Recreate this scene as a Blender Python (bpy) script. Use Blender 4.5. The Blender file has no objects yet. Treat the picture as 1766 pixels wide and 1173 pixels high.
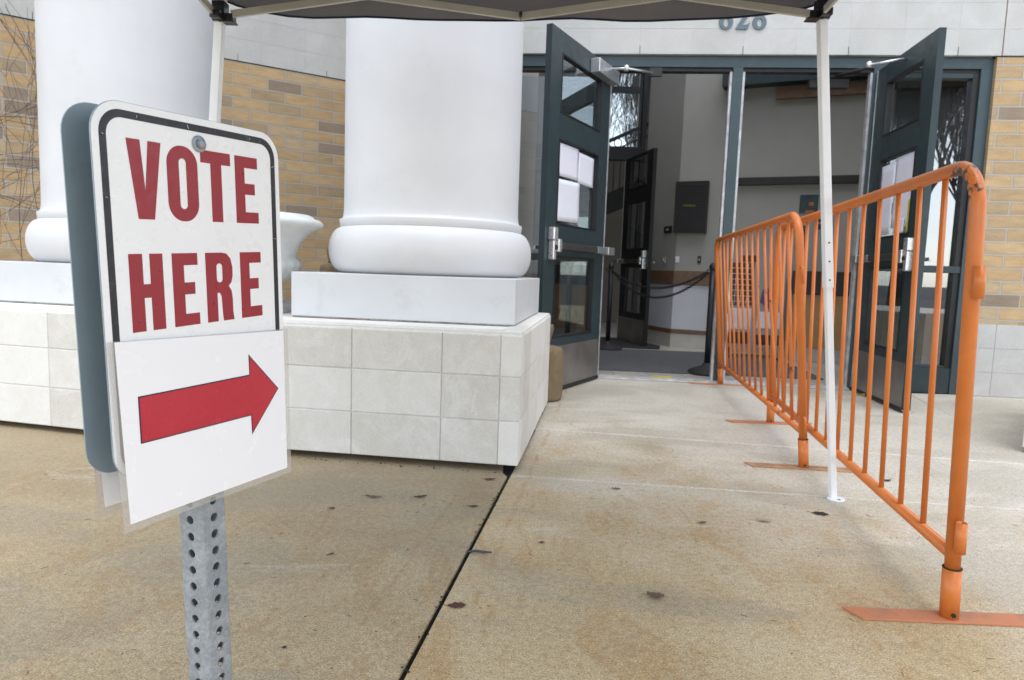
import bpy, bmesh, math, random
from math import sin, cos, pi, radians, sqrt
from mathutils import Vector, Matrix

scene = bpy.context.scene
COL = scene.collection
random.seed(7)

# ------------------------------------------------------------------ camera
cam = bpy.data.cameras.new('camera')
camo = bpy.data.objects.new('camera', cam)
COL.objects.link(camo)
cam.sensor_width = 36.0
cam.lens = 23.44
cam.clip_start = 0.02
cam.clip_end = 2000
camo.matrix_world = (Matrix.Translation((0, 0, 0.8621)) @
                     Matrix.Rotation(pi / 2 - 0.1023, 4, 'X') @
                     Matrix.Rotation(0.0336, 4, 'Z'))
cam.dof.use_dof = True
cam.dof.focus_distance = 1.15
cam.dof.aperture_fstop = 11.0
scene.camera = camo
scene.render.resolution_x = 1024
scene.render.resolution_y = 680
scene.view_settings.view_transform = 'Standard'
scene.view_settings.look = 'None'
scene.view_settings.gamma = 1
scene.view_settings.exposure = 1.53

# ------------------------------------------------------------------ sky and sun
SUN_EL, SUN_ROT = radians(74), radians(172)      # soft overcast sun from behind-right of the camera
w = bpy.data.worlds.new('World')
scene.world = w
w.use_nodes = True
nt = w.node_tree
nt.nodes.clear()
out = nt.nodes.new('ShaderNodeOutputWorld')
bg = nt.nodes.new('ShaderNodeBackground')
sky = nt.nodes.new('ShaderNodeTexSky')
sky.sky_type = 'NISHITA'
sky.sun_disc = False
sky.sun_elevation = SUN_EL
sky.sun_rotation = SUN_ROT
sky.air_density = 1.0
sky.dust_density = 0.5
hs = nt.nodes.new('ShaderNodeHueSaturation')
hs.inputs['Saturation'].default_value = 0.37
hs.inputs['Value'].default_value = 1.0
nt.links.new(sky.outputs[0], hs.inputs['Color'])
nt.links.new(hs.outputs[0], bg.inputs['Color'])
bg.inputs['Strength'].default_value = 0.15
nt.links.new(bg.outputs[0], out.inputs[0])

sl = bpy.data.lights.new('sun', 'SUN')
sl.energy = 0.5
sl.angle = radians(40)
sl.color = (1.0, 0.975, 0.95)
so = bpy.data.objects.new('sun', sl)
COL.objects.link(so)
# Nishita sun_rotation is measured clockwise from +Y
sd = Vector((sin(SUN_ROT) * cos(SUN_EL), cos(SUN_ROT) * cos(SUN_EL), sin(SUN_EL)))
so.rotation_euler = sd.to_track_quat('Z', 'Y').to_euler()
so.location = sd * 30

# ------------------------------------------------------------------ materials
def lin(c):
    c /= 255.0
    return c / 12.92 if c <= 0.04045 else ((c + 0.055) / 1.055) ** 2.4

def L(r, g, b):
    return (lin(r), lin(g), lin(b), 1)

MATS = {}

class NT:
    def __init__(s, name):
        s.m = bpy.data.materials.new(name)
        s.m.use_nodes = True
        s.t = s.m.node_tree
        s.b = s.t.nodes['Principled BSDF']
        s.o = s.t.nodes['Material Output']
    def n(s, k, **kw):
        x = s.t.nodes.new(k)
        for a, v in kw.items():
            if a.startswith('i_'):
                x.inputs[a[2:].replace('_', ' ')].default_value = v
            else:
                setattr(x, a, v)
        return x
    def l(s, a, b):
        s.t.links.new(a, b)
    def coord(s, kind='Object', scale=None):
        c = s.n('ShaderNodeTexCoord').outputs[kind]
        if scale:
            m = s.n('ShaderNodeMapping')
            m.inputs['Scale'].default_value = scale
            s.l(c, m.inputs[0])
            c = m.outputs[0]
        return c
    def noise(s, scale, detail=4, rough=0.55, co=None, dist=0.0):
        x = s.n('ShaderNodeTexNoise')
        x.inputs['Scale'].default_value = scale
        x.inputs['Detail'].default_value = detail
        x.inputs['Roughness'].default_value = rough
        x.inputs['Distortion'].default_value = dist
        if co is not None:
            s.l(co, x.inputs['Vector'])
        return x.outputs[0]
    def ramp(s, fac, stops, interp='LINEAR'):
        r = s.n('ShaderNodeValToRGB')
        r.color_ramp.interpolation = interp
        e = r.color_ramp.elements
        while len(e) < len(stops):
            e.new(0.5)
        for i, (p, c) in enumerate(stops):
            e[i].position = p
            e[i].color = c if len(c) == 4 else (*c, 1)
        s.l(fac, r.inputs[0])
        return r.outputs[0]
    def mix(s, fac, a, b, mode='MIX'):
        x = s.n('ShaderNodeMix', data_type='RGBA', blend_type=mode)
        for inp, v in ((x.inputs[0], fac), (x.inputs[6], a), (x.inputs[7], b)):
            if hasattr(v, 'is_linked') or hasattr(v, 'links'):
                s.l(v, inp)
            else:
                inp.default_value = v
        return x.outputs[2]
    def math(s, op, a, b=None, clamp=False):
        x = s.n('ShaderNodeMath', operation=op, use_clamp=clamp)
        for i, v in enumerate((a, b)):
            if v is None:
                continue
            if hasattr(v, 'links'):
                s.l(v, x.inputs[i])
            else:
                x.inputs[i].default_value = v
        return x.outputs[0]
    def bump(s, h, strength=0.3, dist=0.01):
        b = s.n('ShaderNodeBump')
        b.inputs['Strength'].default_value = strength
        b.inputs['Distance'].default_value = dist
        s.l(h, b.inputs['Height'])
        s.l(b.outputs[0], s.b.inputs['Normal'])
    def set(s, **kw):
        for a, v in kw.items():
            i = s.b.inputs[a.replace('_', ' ')]
            if hasattr(v, 'links'):
                s.l(v, i)
            else:
                i.default_value = v
        return s

def g3(v):
    return (v, v, v, 1)

def paint(name, col, rough=0.45, var=0.12, scale=6.0, bump=0.0, metallic=0.0, spec=0.5, dirt=None, coord='Object'):
    k = NT(name)
    c = k.coord(coord)
    n1 = k.noise(scale, 5, 0.6, c)
    dark = tuple(x * (1 - var) for x in col[:3]) + (1,)
    lite = tuple(min(1, x * (1 + var * .6)) for x in col[:3]) + (1,)
    colr = k.ramp(n1, [(0.3, dark), (0.7, lite)])
    if dirt:
        n2 = k.noise(scale * 2.3, 6, 0.7, c)
        f = k.ramp(n2, [(0.56, g3(0)), (0.72, g3(dirt[1]))])
        colr = k.mix(f, colr, dirt[0])
    k.set(Base_Color=colr, Metallic=metallic)
    rr = k.ramp(k.noise(scale * 3, 3, 0.6, c), [(0.3, g3(max(0, rough - .08))), (0.7, g3(min(1, rough + .1)))])
    k.set(Roughness=rr)
    k.b.inputs['Specular IOR Level'].default_value = spec
    if bump:
        k.bump(k.noise(scale * 30, 4, 0.6, c), bump, 0.002)
    MATS[name] = k.m
    return k.m

M_white_column = paint('column_paint', (0.655, 0.66, 0.665, 1), 0.5, 0.05, 2.5, 0.12, dirt=((0.5, 0.5, 0.48, 1), 0.18))
M_plinth = paint('plinth_paint', (0.61, 0.62, 0.63, 1), 0.55, 0.06, 2.5, 0.15, dirt=((0.4, 0.4, 0.38, 1), 0.35))
M_urn = paint('urn_stone', (0.66, 0.67, 0.66, 1), 0.7, 0.14, 7, 0.4, dirt=((0.42, 0.42, 0.4, 1), 0.4))
M_frame = paint('frame_paint', (0.048, 0.077, 0.086, 1), 0.42, 0.1, 4, dirt=((0.12, 0.14, 0.15, 1), 0.25))
M_door = paint('door_paint', (0.028, 0.047, 0.052, 1), 0.4, 0.12, 4, dirt=((0.055, 0.07, 0.075, 1), 0.25))
M_dark = paint('black_metal', (0.012, 0.012, 0.013, 1), 0.45, 0.2, 8)
M_rubber = paint('black_rubber', (0.02, 0.02, 0.021, 1), 0.7, 0.2, 12, 0.3)
M_alum = paint('aluminium', (0.62, 0.63, 0.64, 1), 0.35, 0.1, 10, metallic=0.85)
M_alum_edge = paint('aluminium_edge', (0.6, 0.6, 0.6, 1), 0.4, 0.3, 14, metallic=0.4, dirt=((0.2, 0.2, 0.2, 1), 0.5))
M_bar_dark = paint('push_bar_metal', (0.16, 0.15, 0.14, 1), 0.38, 0.15, 12, metallic=0.8)
M_steel_kick = paint('kick_plate_steel', (0.30, 0.28, 0.26, 1), 0.4, 0.2, 3, metallic=0.75)
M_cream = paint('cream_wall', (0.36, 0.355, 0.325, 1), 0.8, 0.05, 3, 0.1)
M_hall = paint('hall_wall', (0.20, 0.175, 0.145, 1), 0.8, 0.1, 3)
M_wainscot = paint('white_wainscot', (0.62, 0.62, 0.66, 1), 0.7, 0.06, 3)
M_wood = paint('brown_wood', (0.19, 0.11, 0.065, 1), 0.5, 0.25, 9)
M_wood_o = paint('orange_wood', (0.42, 0.24, 0.09, 1), 0.5, 0.12, 5)
M_wood_d = paint('dark_wood', (0.022, 0.010, 0.008, 1), 0.5, 0.3, 12)
M_rail_dark = paint('dark_rail', (0.022, 0.02, 0.018, 1), 0.5, 0.2, 8)
M_tilebase = paint('tile_base', (0.5, 0.47, 0.42, 1), 0.5, 0.1, 6)
M_mat_grey = paint('grey_mat', (0.10, 0.105, 0.11, 1), 0.95, 0.3, 40, 0.6)
M_mat_dark = paint('dark_mat', (0.022, 0.022, 0.026, 1), 0.95, 0.3, 40, 0.6)
M_leg = paint('canopy_leg_paint', (0.84, 0.85, 0.86, 1), 0.35, 0.06, 8)
M_bar = paint('canopy_truss_paint', (0.48, 0.48, 0.44, 1), 0.4, 0.12, 9)
M_plastic_k = paint('black_plastic', (0.014, 0.014, 0.018, 1), 0.35, 0.2, 10)
M_sack = paint('canvas_sack', (0.21, 0.155, 0.085, 1), 0.9, 0.2, 14, 0.8, dirt=((0.15, 0.10, 0.05, 1), 0.6))
M_sign_white = paint('sign_reflective_white', (0.88, 0.885, 0.90, 1), 0.3, 0.02, 12, dirt=((0.6, 0.6, 0.62, 1), 0.06))
M_sign_red = paint('sign_red', (0.31, 0.016, 0.027, 1), 0.34, 0.06, 25)
M_sign_black = paint('sign_black', (0.018, 0.018, 0.024, 1), 0.4, 0.2, 25, dirt=((0.5, 0.5, 0.52, 1), 0.12))
M_sign_back = paint('sign_bare_back', (0.27, 0.34, 0.38, 1), 0.5, 0.08, 9, metallic=0.15, dirt=((0.20, 0.26, 0.29, 1), 0.4))
M_paper = paint('paper', (0.90, 0.90, 0.93, 1), 0.22, 0.01, 6)
M_paper_plain = paint('plain_paper', (0.80, 0.79, 0.86, 1), 0.7, 0.03, 10)
M_arrow_red = paint('arrow_red', (0.50, 0.020, 0.040, 1), 0.22, 0.06, 14, dirt=((0.62, 0.06, 0.08, 1), 0.22))
M_arrow_edge = paint('arrow_outline', (0.012, 0.014, 0.04, 1), 0.4, 0.1, 20)
M_letter_blue = paint('number_metal', (0.12, 0.17, 0.20, 1), 0.5, 0.1, 10)
M_bark = paint('bark', (0.045, 0.036, 0.030, 1), 0.9, 0.3, 9)
M_twig = paint('twig_bark', (0.12, 0.095, 0.088, 1), 0.85, 0.3, 9)
M_leaf_a = paint('dead_leaf_red', (0.085, 0.028, 0.018, 1), 0.6, 0.4, 60)
M_leaf_b = paint('dead_leaf_brown', (0.16, 0.10, 0.06, 1), 0.7, 0.4, 60)
M_leaf_c = paint('dead_leaf_pale', (0.40, 0.33, 0.24, 1), 0.7, 0.3, 60)
M_leaf_d = paint('dead_leaf_dark', (0.022, 0.02, 0.018, 1), 0.6, 0.4, 60)
M_blue_twig = paint('twig_blue_grey', (0.06, 0.06, 0.09, 1), 0.6, 0.4, 60)
M_yellow = paint('yellow_tape', (0.62, 0.52, 0.03, 1), 0.5, 0.15, 20)
M_dirt = paint('joint_dirt', (0.018, 0.018, 0.014, 1), 0.95, 0.5, 40, 0.8)
M_asphalt = paint('asphalt', (0.055, 0.055, 0.055, 1), 0.9, 0.3, 30, 0.5)
M_poster_t = paint('teal_poster', (0.03, 0.06, 0.065, 1), 0.5, 0.5, 8)
M_poster_o = paint('orange_print', (0.45, 0.15, 0.03, 1), 0.5, 0.3, 12)
M_print_br = paint('brown_print', (0.045, 0.018, 0.012, 1), 0.5, 0.5, 30)
M_print_bl = paint('violet_print', (0.09, 0.07, 0.22, 1), 0.5, 0.3, 12)
M_print_rd = paint('red_print', (0.4, 0.03, 0.03, 1), 0.5, 0.2, 12)
M_print_gy = paint('grey_print', (0.33, 0.33, 0.34, 1), 0.6, 0.1, 12)
M_text_green = paint('letter_green', (0.30, 0.33, 0.04, 1), 0.6, 0.1, 12)
M_knob = paint('chrome', (0.75, 0.75, 0.76, 1), 0.22, 0.05, 12, metallic=0.7)

# fabric (slightly translucent)
k = NT('canopy_fabric')
c = k.coord()
k.set(Base_Color=k.ramp(k.noise(3, 5, 0.6, c), [(0.3, (0.085, 0.083, 0.085, 1)), (0.7, (0.13, 0.126, 0.122, 1))]), Roughness=0.85)
tr = k.n('ShaderNodeBsdfTranslucent'); tr.inputs[0].default_value = (0.10, 0.10, 0.115, 1)
ad = k.n('ShaderNodeAddShader'); k.l(k.b.outputs[0], ad.inputs[0]); k.l(tr.outputs[0], ad.inputs[1]); k.l(ad.outputs[0], k.o.inputs[0])
M_fabric = k.m
M_hem = paint('canopy_hem', (0.012, 0.016, 0.05, 1), 0.8, 0.2, 8)

# galvanised steel
k = NT('galvanised_steel')
c = k.coord()
v = k.n('ShaderNodeTexVoronoi'); v.inputs['Scale'].default_value = 220; k.l(c, v.inputs['Vector'])
sep = k.n('ShaderNodeSeparateColor'); k.l(v.outputs['Color'], sep.inputs[0])
n1 = k.noise(18, 6, 0.7, c)
mx = k.math('ADD', k.math('MULTIPLY', sep.outputs[0], 0.16), k.math('MULTIPLY', n1, 0.84))
k.set(Base_Color=k.ramp(mx, [(0.25, (0.20, 0.235, 0.27, 1)), (0.5, (0.31, 0.345, 0.38, 1)), (0.72, (0.46, 0.49, 0.52, 1))]),
      Metallic=0.35, Roughness=k.ramp(n1, [(0.3, g3(0.42)), (0.7, g3(0.62))]))
k.bump(n1, 0.15, 0.001)
M_galv = k.m

# orange chipped paint
def orange_mat(name, chip, spot=None):
    k = NT(name)
    c = k.coord()
    n1 = k.noise(5, 4, 0.6, c)
    base = k.ramp(n1, [(0.25, (0.57, 0.155, 0.028, 1)), (0.75, (0.69, 0.205, 0.042, 1))])
    grime = k.ramp(k.noise(22, 6, 0.7, c), [(0.5, g3(0)), (0.75, g3(0.45))])
    base = k.mix(grime, base, (0.50, 0.14, 0.03, 1))
    n2 = k.noise(11, 7, 0.68, k.coord('Object', (1, 1, 0.6)), 0.6)
    f = k.ramp(n2, [(chip, g3(0)), (chip + 0.012, g3(1))])
    if spot:
        vd = k.n('ShaderNodeVectorMath', operation='DISTANCE'); k.l(c, vd.inputs[0]); vd.inputs[1].default_value = spot
        near = k.math('ADD', vd.outputs['Value'], k.math('MULTIPLY', k.math('SUBTRACT', k.noise(26, 6, 0.7, c), 0.5), 0.22))
        f2 = k.ramp(near, [(0.066, g3(1)), (0.074, g3(0))])
        f = k.math('MAXIMUM', f, f2)
    colr = k.mix(f, base, (0.05, 0.05, 0.055, 1))
    k.set(Base_Color=colr, Roughness=k.ramp(n1, [(0.2, g3(0.28)), (0.8, g3(0.42))]))
    k.b.inputs['Specular IOR Level'].default_value = 0.5
    k.bump(f, -0.6, 0.0008)
    return k.m
M_orange = orange_mat('orange_paint', 0.70)
M_orange_a = orange_mat('orange_paint_worn_corner', 0.70, (0.075, -0.018, 1.105))
M_orange_b = orange_mat('orange_paint_chipped', 0.635)
k = NT('orange_foot_paint')
c = k.coord()
f = k.ramp(k.noise(9, 7, 0.7, c), [(0.5, g3(0)), (0.62, g3(0.75))])
k.set(Base_Color=k.mix(f, (0.50, 0.195, 0.095, 1), (0.30, 0.17, 0.10, 1)), Roughness=0.6)
M_orange_foot = k.m
k = NT('rusty_foot_paint')
c = k.coord()
f = k.ramp(k.noise(9, 7, 0.7, c), [(0.42, g3(0)), (0.6, g3(1))])
k.set(Base_Color=k.mix(f, (0.46, 0.25, 0.13, 1), (0.25, 0.15, 0.09, 1)), Roughness=0.75)
M_rusty_foot = k.m

# glass: thin pane, part mirror, part see-through
def glass_mat(name, tint, refl):
    k = NT(name)
    k.t.nodes.remove(k.b)
    tp = k.n('ShaderNodeBsdfTransparent'); tp.inputs[0].default_value = tint
    gl = k.n('ShaderNodeBsdfGlossy'); gl.inputs['Roughness'].default_value = 0.01; gl.inputs[0].default_value = (0.95, 0.97, 1, 1)
    fr = k.n('ShaderNodeFresnel'); fr.inputs[0].default_value = 1.5
    geo = k.n('ShaderNodeNewGeometry')
    f2 = k.math('MULTIPLY', k.math('ADD', k.math('MULTIPLY', fr.outputs[0], 1.3), refl, True), k.math('SUBTRACT', 1.0, geo.outputs['Backfacing']))
    mx = k.n('ShaderNodeMixShader')
    k.l(f2, mx.inputs[0]); k.l(tp.outputs[0], mx.inputs[1]); k.l(gl.outputs[0], mx.inputs[2])
    k.l(mx.outputs[0], k.o.inputs[0])
    return k.m
M_glass = glass_mat('window_glass', (0.80, 0.84, 0.84, 1), 0.04)
M_glass_side = glass_mat('sidelight_glass', (0.62, 0.66, 0.68, 1), 0.26)
# clear laminate film
k = NT('laminate_film'); k.t.nodes.remove(k.b)
tp = k.n('ShaderNodeBsdfTransparent'); tp.inputs[0].default_value = (0.93, 0.93, 0.93, 1)
df = k.n('ShaderNodeBsdfPrincipled'); df.inputs['Base Color'].default_value = (0.75, 0.72, 0.68, 1); df.inputs['Roughness'].default_value = 0.25
mx = k.n('ShaderNodeMixShader'); mx.inputs[0].default_value = 0.24
k.l(tp.outputs[0], mx.inputs[1]); k.l(df.outputs[0], mx.inputs[2]); k.l(mx.outputs[0], k.o.inputs[0])
M_film = k.m

# concrete pavement
k = NT('pavement_concrete')
c = k.coord()
big = k.noise(0.55, 4, 0.6, c, 0.4)
med = k.noise(2.2, 6, 0.62, c, 0.3)
fine = k.noise(55, 6, 0.75, c)
grit = k.noise(240, 3, 0.7, c)
sepx = k.n('ShaderNodeSeparateXYZ'); k.l(c, sepx.inputs[0])
# tannin staining fades out towards the sheltered entrance (a real stain boundary across the slabs)
px = k.math('ADD', k.math('MULTIPLY', sepx.outputs[0], 0.55), k.math('MULTIPLY', sepx.outputs[1], 0.75))
t1 = k.math('ADD', px, k.math('MULTIPLY', k.math('SUBTRACT', med, 0.5), 1.6))
cleanf = k.ramp(k.math('MULTIPLY', t1, 0.25), [(0.40, g3(0)), (0.80, g3(1))])
tan = k.ramp(med, [(0.28, (0.414, 0.312, 0.169, 1)), (0.5, (0.503, 0.389, 0.222, 1)), (0.72, (0.573, 0.463, 0.281, 1))])
grey = k.ramp(med, [(0.30, (0.396, 0.364, 0.291, 1)), (0.5, (0.499, 0.465, 0.386, 1)), (0.75, (0.589, 0.560, 0.481, 1))])
colr = k.mix(cleanf, tan, grey)
# rusty streaks
rs = k.noise(3.1, 8, 0.75, k.coord('Object', (1.6, 0.7, 1)), 1.4)
rf = k.ramp(rs, [(0.52, g3(0)), (0.60, g3(0.50)), (0.68, g3(0.15))])
colr = k.mix(k.math('MULTIPLY', rf, k.math('SUBTRACT', 1.0, k.math('MULTIPLY', cleanf, 0.75))), colr, (0.426, 0.248, 0.090, 1))
# rust trails running alongside the open joint
uu = k.math('SUBTRACT', sepx.outputs[0], k.math('ADD', 0.005, k.math('MULTIPLY', k.math('SUBTRACT', sepx.outputs[1], 2.745), 0.1517)))
for off_, wd_, st_ in ((0.085, 0.016, 0.75), (-0.16, 0.010, 0.55), (0.20, 0.02, 0.3)):
    wob = k.math('MULTIPLY', k.math('SUBTRACT', k.noise(7, 5, 0.7, c), 0.5), 0.05)
    dd_ = k.math('ABSOLUTE', k.math('ADD', k.math('SUBTRACT', uu, off_), wob))
    tf = k.ramp(k.math('DIVIDE', dd_, wd_), [(0.0, g3(st_)), (0.35, g3(st_ * .5)), (1.0, g3(0))])
    tf = k.math('MULTIPLY', tf, k.ramp(k.noise(5.5, 5, 0.7, c), [(0.42, g3(0)), (0.6, g3(1))]))
    colr = k.mix(tf, colr, (0.383, 0.206, 0.070, 1))
# damp patches
dp = k.noise(1.1, 5, 0.55, k.coord('Object', (0.8, 1.5, 1)), 0.5)
dfac = k.ramp(dp, [(0.52, g3(0)), (0.57, g3(0.42)), (0.8, g3(0.5))])
colr = k.mix(dfac, colr, (0.334, 0.291, 0.209, 1))
# drier, paler concrete along the cross joints and on the sheltered right side
wn = k.math('MULTIPLY', k.math('SUBTRACT', k.noise(2.4, 6, 0.65, k.coord('Object', (0.6, 1.4, 1)), 0.6), 0.5), 0.75)
X_, Y_ = sepx.outputs[0], sepx.outputs[1]
dA = k.math('ABSOLUTE', k.math('ADD', Y_, k.math('SUBTRACT', k.math('MULTIPLY', X_, 0.107), 2.70)))
dB = k.math('ABSOLUTE', k.math('ADD', Y_, k.math('SUBTRACT', k.math('MULTIPLY', X_, 0.17), 3.60)))
dry1 = k.ramp(k.math('ADD', dA, wn), [(0.02, g3(1)), (0.13, g3(0))])
dry2 = k.ramp(k.math('ADD', dB, wn), [(0.08, g3(1)), (0.24, g3(0))])
dry3 = k.ramp(k.math('MULTIPLY', k.math('ADD', k.math('SUBTRACT', X_, k.math('MULTIPLY', Y_, 0.10)), k.math('MULTIPLY', wn, 1.1)), 0.4), [(0.40, g3(0)), (0.47, g3(1))])
dry4 = k.ramp(k.math('MULTIPLY', k.math('ADD', Y_, k.math('MULTIPLY', wn, 2.0)), 0.2), [(0.74, g3(0)), (0.84, g3(1))])
dry = k.math('MAXIMUM', k.math('MAXIMUM', dry1, dry2), k.math('MAXIMUM', dry3, dry4))
dry = k.math('MULTIPLY', k.math('MULTIPLY', dry, 0.38), k.ramp(uu, [(0.02, g3(0)), (0.25, g3(1))]))
colr = k.mix(dry, colr, (0.53, 0.50, 0.435, 1))
# left slab darkened in colour to offset the extra light beyond the canopy
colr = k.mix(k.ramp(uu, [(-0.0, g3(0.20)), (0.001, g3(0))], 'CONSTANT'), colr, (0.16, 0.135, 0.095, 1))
lf = k.math('MULTIPLY', k.ramp(k.math('ADD', k.math('MULTIPLY', Y_, 0.25), k.math('MULTIPLY', wn, 0.15)), [(0.36, g3(0)), (0.66, g3(0.46))]), k.ramp(uu, [(0.0, g3(1)), (0.002, g3(0))]))  # darkens further towards the stone base, evening out the canopy's light gradient
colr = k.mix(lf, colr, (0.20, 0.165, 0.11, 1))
# chalky laitance line along the two tooled cross joints
for dd_, ww in ((k.math('ABSOLUTE', k.math('ADD', Y_, k.math('SUBTRACT', k.math('MULTIPLY', X_, 0.107), 2.760))), 0.011), (k.math('ABSOLUTE', k.math('ADD', Y_, k.math('SUBTRACT', k.math('MULTIPLY', X_, 0.17), 3.66))), 0.020)):
    lf2 = k.math('MULTIPLY', k.ramp(k.math('DIVIDE', dd_, ww), [(0.4, g3(0.65)), (1.0, g3(0))]), k.ramp(k.noise(4, 5, 0.7, c), [(0.38, g3(0.15)), (0.6, g3(1))]))
    colr = k.mix(k.math('MULTIPLY', lf2, k.ramp(uu, [(0.0, g3(0)), (0.01, g3(1))])), colr, (0.66, 0.64, 0.59, 1))
# pale lime bloom
lb = k.ramp(k.noise(1.7, 7, 0.7, k.coord('Object', (0.5, 2.2, 1)), 0.8), [(0.60, g3(0)), (0.72, g3(0.35))])
colr = k.mix(lb, colr, (0.710, 0.682, 0.598, 1))
colr = k.mix(0.8, colr, k.ramp(fine, [(0.30, g3(0.32)), (0.5, g3(0.5)), (0.72, g3(0.66))]), 'OVERLAY')
gm = k.ramp(grit, [(0.33, g3(0.10)), (0.45, g3(0.48)), (0.57, g3(0.53)), (0.67, g3(0.92))])
colr = k.mix(0.9, colr, gm, 'OVERLAY')
k.set(Base_Color=colr, Roughness=k.ramp(dp, [(0.45, g3(0.72)), (0.62, g3(0.46))]))
pit = k.ramp(k.noise(95, 3, 0.6, c), [(0.27, g3(0.55)), (0.33, g3(0))])
colr = k.mix(pit, colr, (0.10, 0.085, 0.06, 1))
flk = k.ramp(k.noise(70, 5, 0.75, k.coord('Object', (1, 1, 3)), 0.5), [(0.62, g3(0)), (0.69, g3(0.5))])
colr = k.mix(flk, colr, (0.36, 0.23, 0.09, 1))
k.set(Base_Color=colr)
k.bump(k.math('ADD', fine, k.math('MULTIPLY', grit, 0.6)), 0.35, 0.003)
M_ground = k.m

# cast stone blocks, each one its own shade
def stone_mat(name, lo, hi, sc=9.0, veins=True):
    k = NT(name)
    c = k.coord()
    geo = k.n('ShaderNodeNewGeometry')
    rnd = geo.outputs['Random Per Island']
    base = k.ramp(rnd, [(0.0, lo), (1.0, hi)])
    n1 = k.noise(sc, 7, 0.7, c, 0.6)
    col = k.mix(0.5, base, k.ramp(n1, [(0.3, g3(0.38)), (0.55, g3(0.5)), (0.75, g3(0.66))]), 'OVERLAY')
    eff = k.ramp(k.noise(5.5, 8, 0.78, c, 1.6), [(0.50, g3(0)), (0.60, g3(0.32)), (0.66, g3(0.05))])
    if veins: col = k.mix(eff, col, (0.80, 0.80, 0.78, 1))
    n2 = k.noise(130, 4, 0.7, c)
    col = k.mix(0.35, col, k.ramp(n2, [(0.3, g3(0.3)), (0.5, g3(0.5)), (0.7, g3(0.65))]), 'OVERLAY')
    k.set(Base_Color=col, Roughness=0.85)
    k.bump(n2, 0.35, 0.002)
    return k.m
M_block = stone_mat('cast_stone', (0.60, 0.575, 0.52, 1), (0.76, 0.745, 0.70, 1))
M_block_pale = stone_mat('pale_block', (0.545, 0.54, 0.515, 1), (0.575, 0.57, 0.545, 1), 3, False)
M_bed = paint('bed_mortar', (0.34, 0.32, 0.28, 1), 0.9, 0.5, 30, 0.5, dirt=((0.05, 0.05, 0.045, 1), 0.9))
M_mortar = paint('mortar', (0.55, 0.53, 0.48, 1), 0.9, 0.2, 20, 0.5)
M_mortar_l = paint('pale_mortar', (0.66, 0.66, 0.64, 1), 0.9, 0.1, 20, 0.3)

# brick (object x along the wall, z up)
def brick_mat(name, offz=0.0):
    k = NT(name)
    c = k.coord()
    sp = k.n('ShaderNodeSeparateXYZ'); k.l(c, sp.inputs[0])
    cb = k.n('ShaderNodeCombineXYZ'); k.l(sp.outputs[0], cb.inputs[0]); k.l(k.math('ADD', sp.outputs[2], offz), cb.inputs[1])
    def br():
        b = k.n('ShaderNodeTexBrick')
        b.inputs['Scale'].default_value = 1.0
        b.inputs['Brick Width'].default_value = 0.3048
        b.inputs['Row Height'].default_value = 0.1016
        b.inputs['Mortar Size'].default_value = 0.0055
        b.inputs['Mortar Smooth'].default_value = 0.25
        b.inputs['Color1'].default_value = g3(0); b.inputs['Color2'].default_value = g3(1)
        b.inputs['Mortar'].default_value = g3(0.5)
        b.offset = 0.5
        k.l(cb.outputs[0], b.inputs['Vector'])
        return b
    b = br()
    colr = k.ramp(b.outputs['Color'], [(0.0, (0.285, 0.215, 0.150, 1)), (0.07, (0.324, 0.257, 0.189, 1)), (0.13, (0.416, 0.306, 0.181, 1)), (0.5, (0.500, 0.342, 0.178, 1)), (0.8, (0.550, 0.382, 0.205, 1)), (1.0, (0.486, 0.373, 0.235, 1))])
    n1 = k.noise(9, 5, 0.6, k.coord('Object', (0.6, 1, 2.2)))
    colr = k.mix(0.6, colr, k.ramp(n1, [(0.3, g3(0.36)), (0.5, g3(0.5)), (0.7, g3(0.62))]), 'OVERLAY')
    # flashed darker brick rims
    b2 = br(); b2.inputs['Mortar Size'].default_value = 0.022; b2.inputs['Mortar Smooth'].default_value = 1.0
    rim = k.math('MULTIPLY', b2.outputs['Fac'], 0.38)
    colr = k.mix(rim, colr, (0.30, 0.225, 0.165, 1))
    fineb = k.noise(90, 4, 0.7, c)
    colr = k.mix(0.35, colr, k.ramp(fineb, [(0.3, g3(0.3)), (0.7, g3(0.68))]), 'OVERLAY')
    colr = k.mix(b.outputs['Fac'], colr, (0.46, 0.44, 0.385, 1))
    k.set(Base_Color=colr, Roughness=0.82)
    h = k.math('ADD', k.math('MULTIPLY', k.math('SUBTRACT', 1.0, b.outputs['Fac']), 1.0), k.math('MULTIPLY', fineb, 0.12))
    k.bump(h, 0.8, 0.006)
    return k.m
M_brick = brick_mat('tan_brick')

# lobby floor tile
k = NT('floor_tile')
c = k.coord()
b = k.n('ShaderNodeTexBrick'); b.offset = 0
b.inputs['Scale'].default_value = 1; b.inputs['Brick Width'].default_value = 0.3; b.inputs['Row Height'].default_value = 0.3
b.inputs['Mortar Size'].default_value = 0.004
b.inputs['Color1'].default_value = (0.46, 0.43, 0.38, 1); b.inputs['Color2'].default_value = (0.40, 0.375, 0.33, 1); b.inputs['Mortar'].default_value = (0.2, 0.19, 0.17, 1)
k.l(c, b.inputs['Vector'])
k.set(Base_Color=k.mix(0.4, b.outputs['Color'], k.ramp(k.noise(30, 5, 0.7, c), [(0.3, g3(0.35)), (0.7, g3(0.62))]), 'OVERLAY'), Roughness=0.35)
M_floor = k.m

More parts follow.
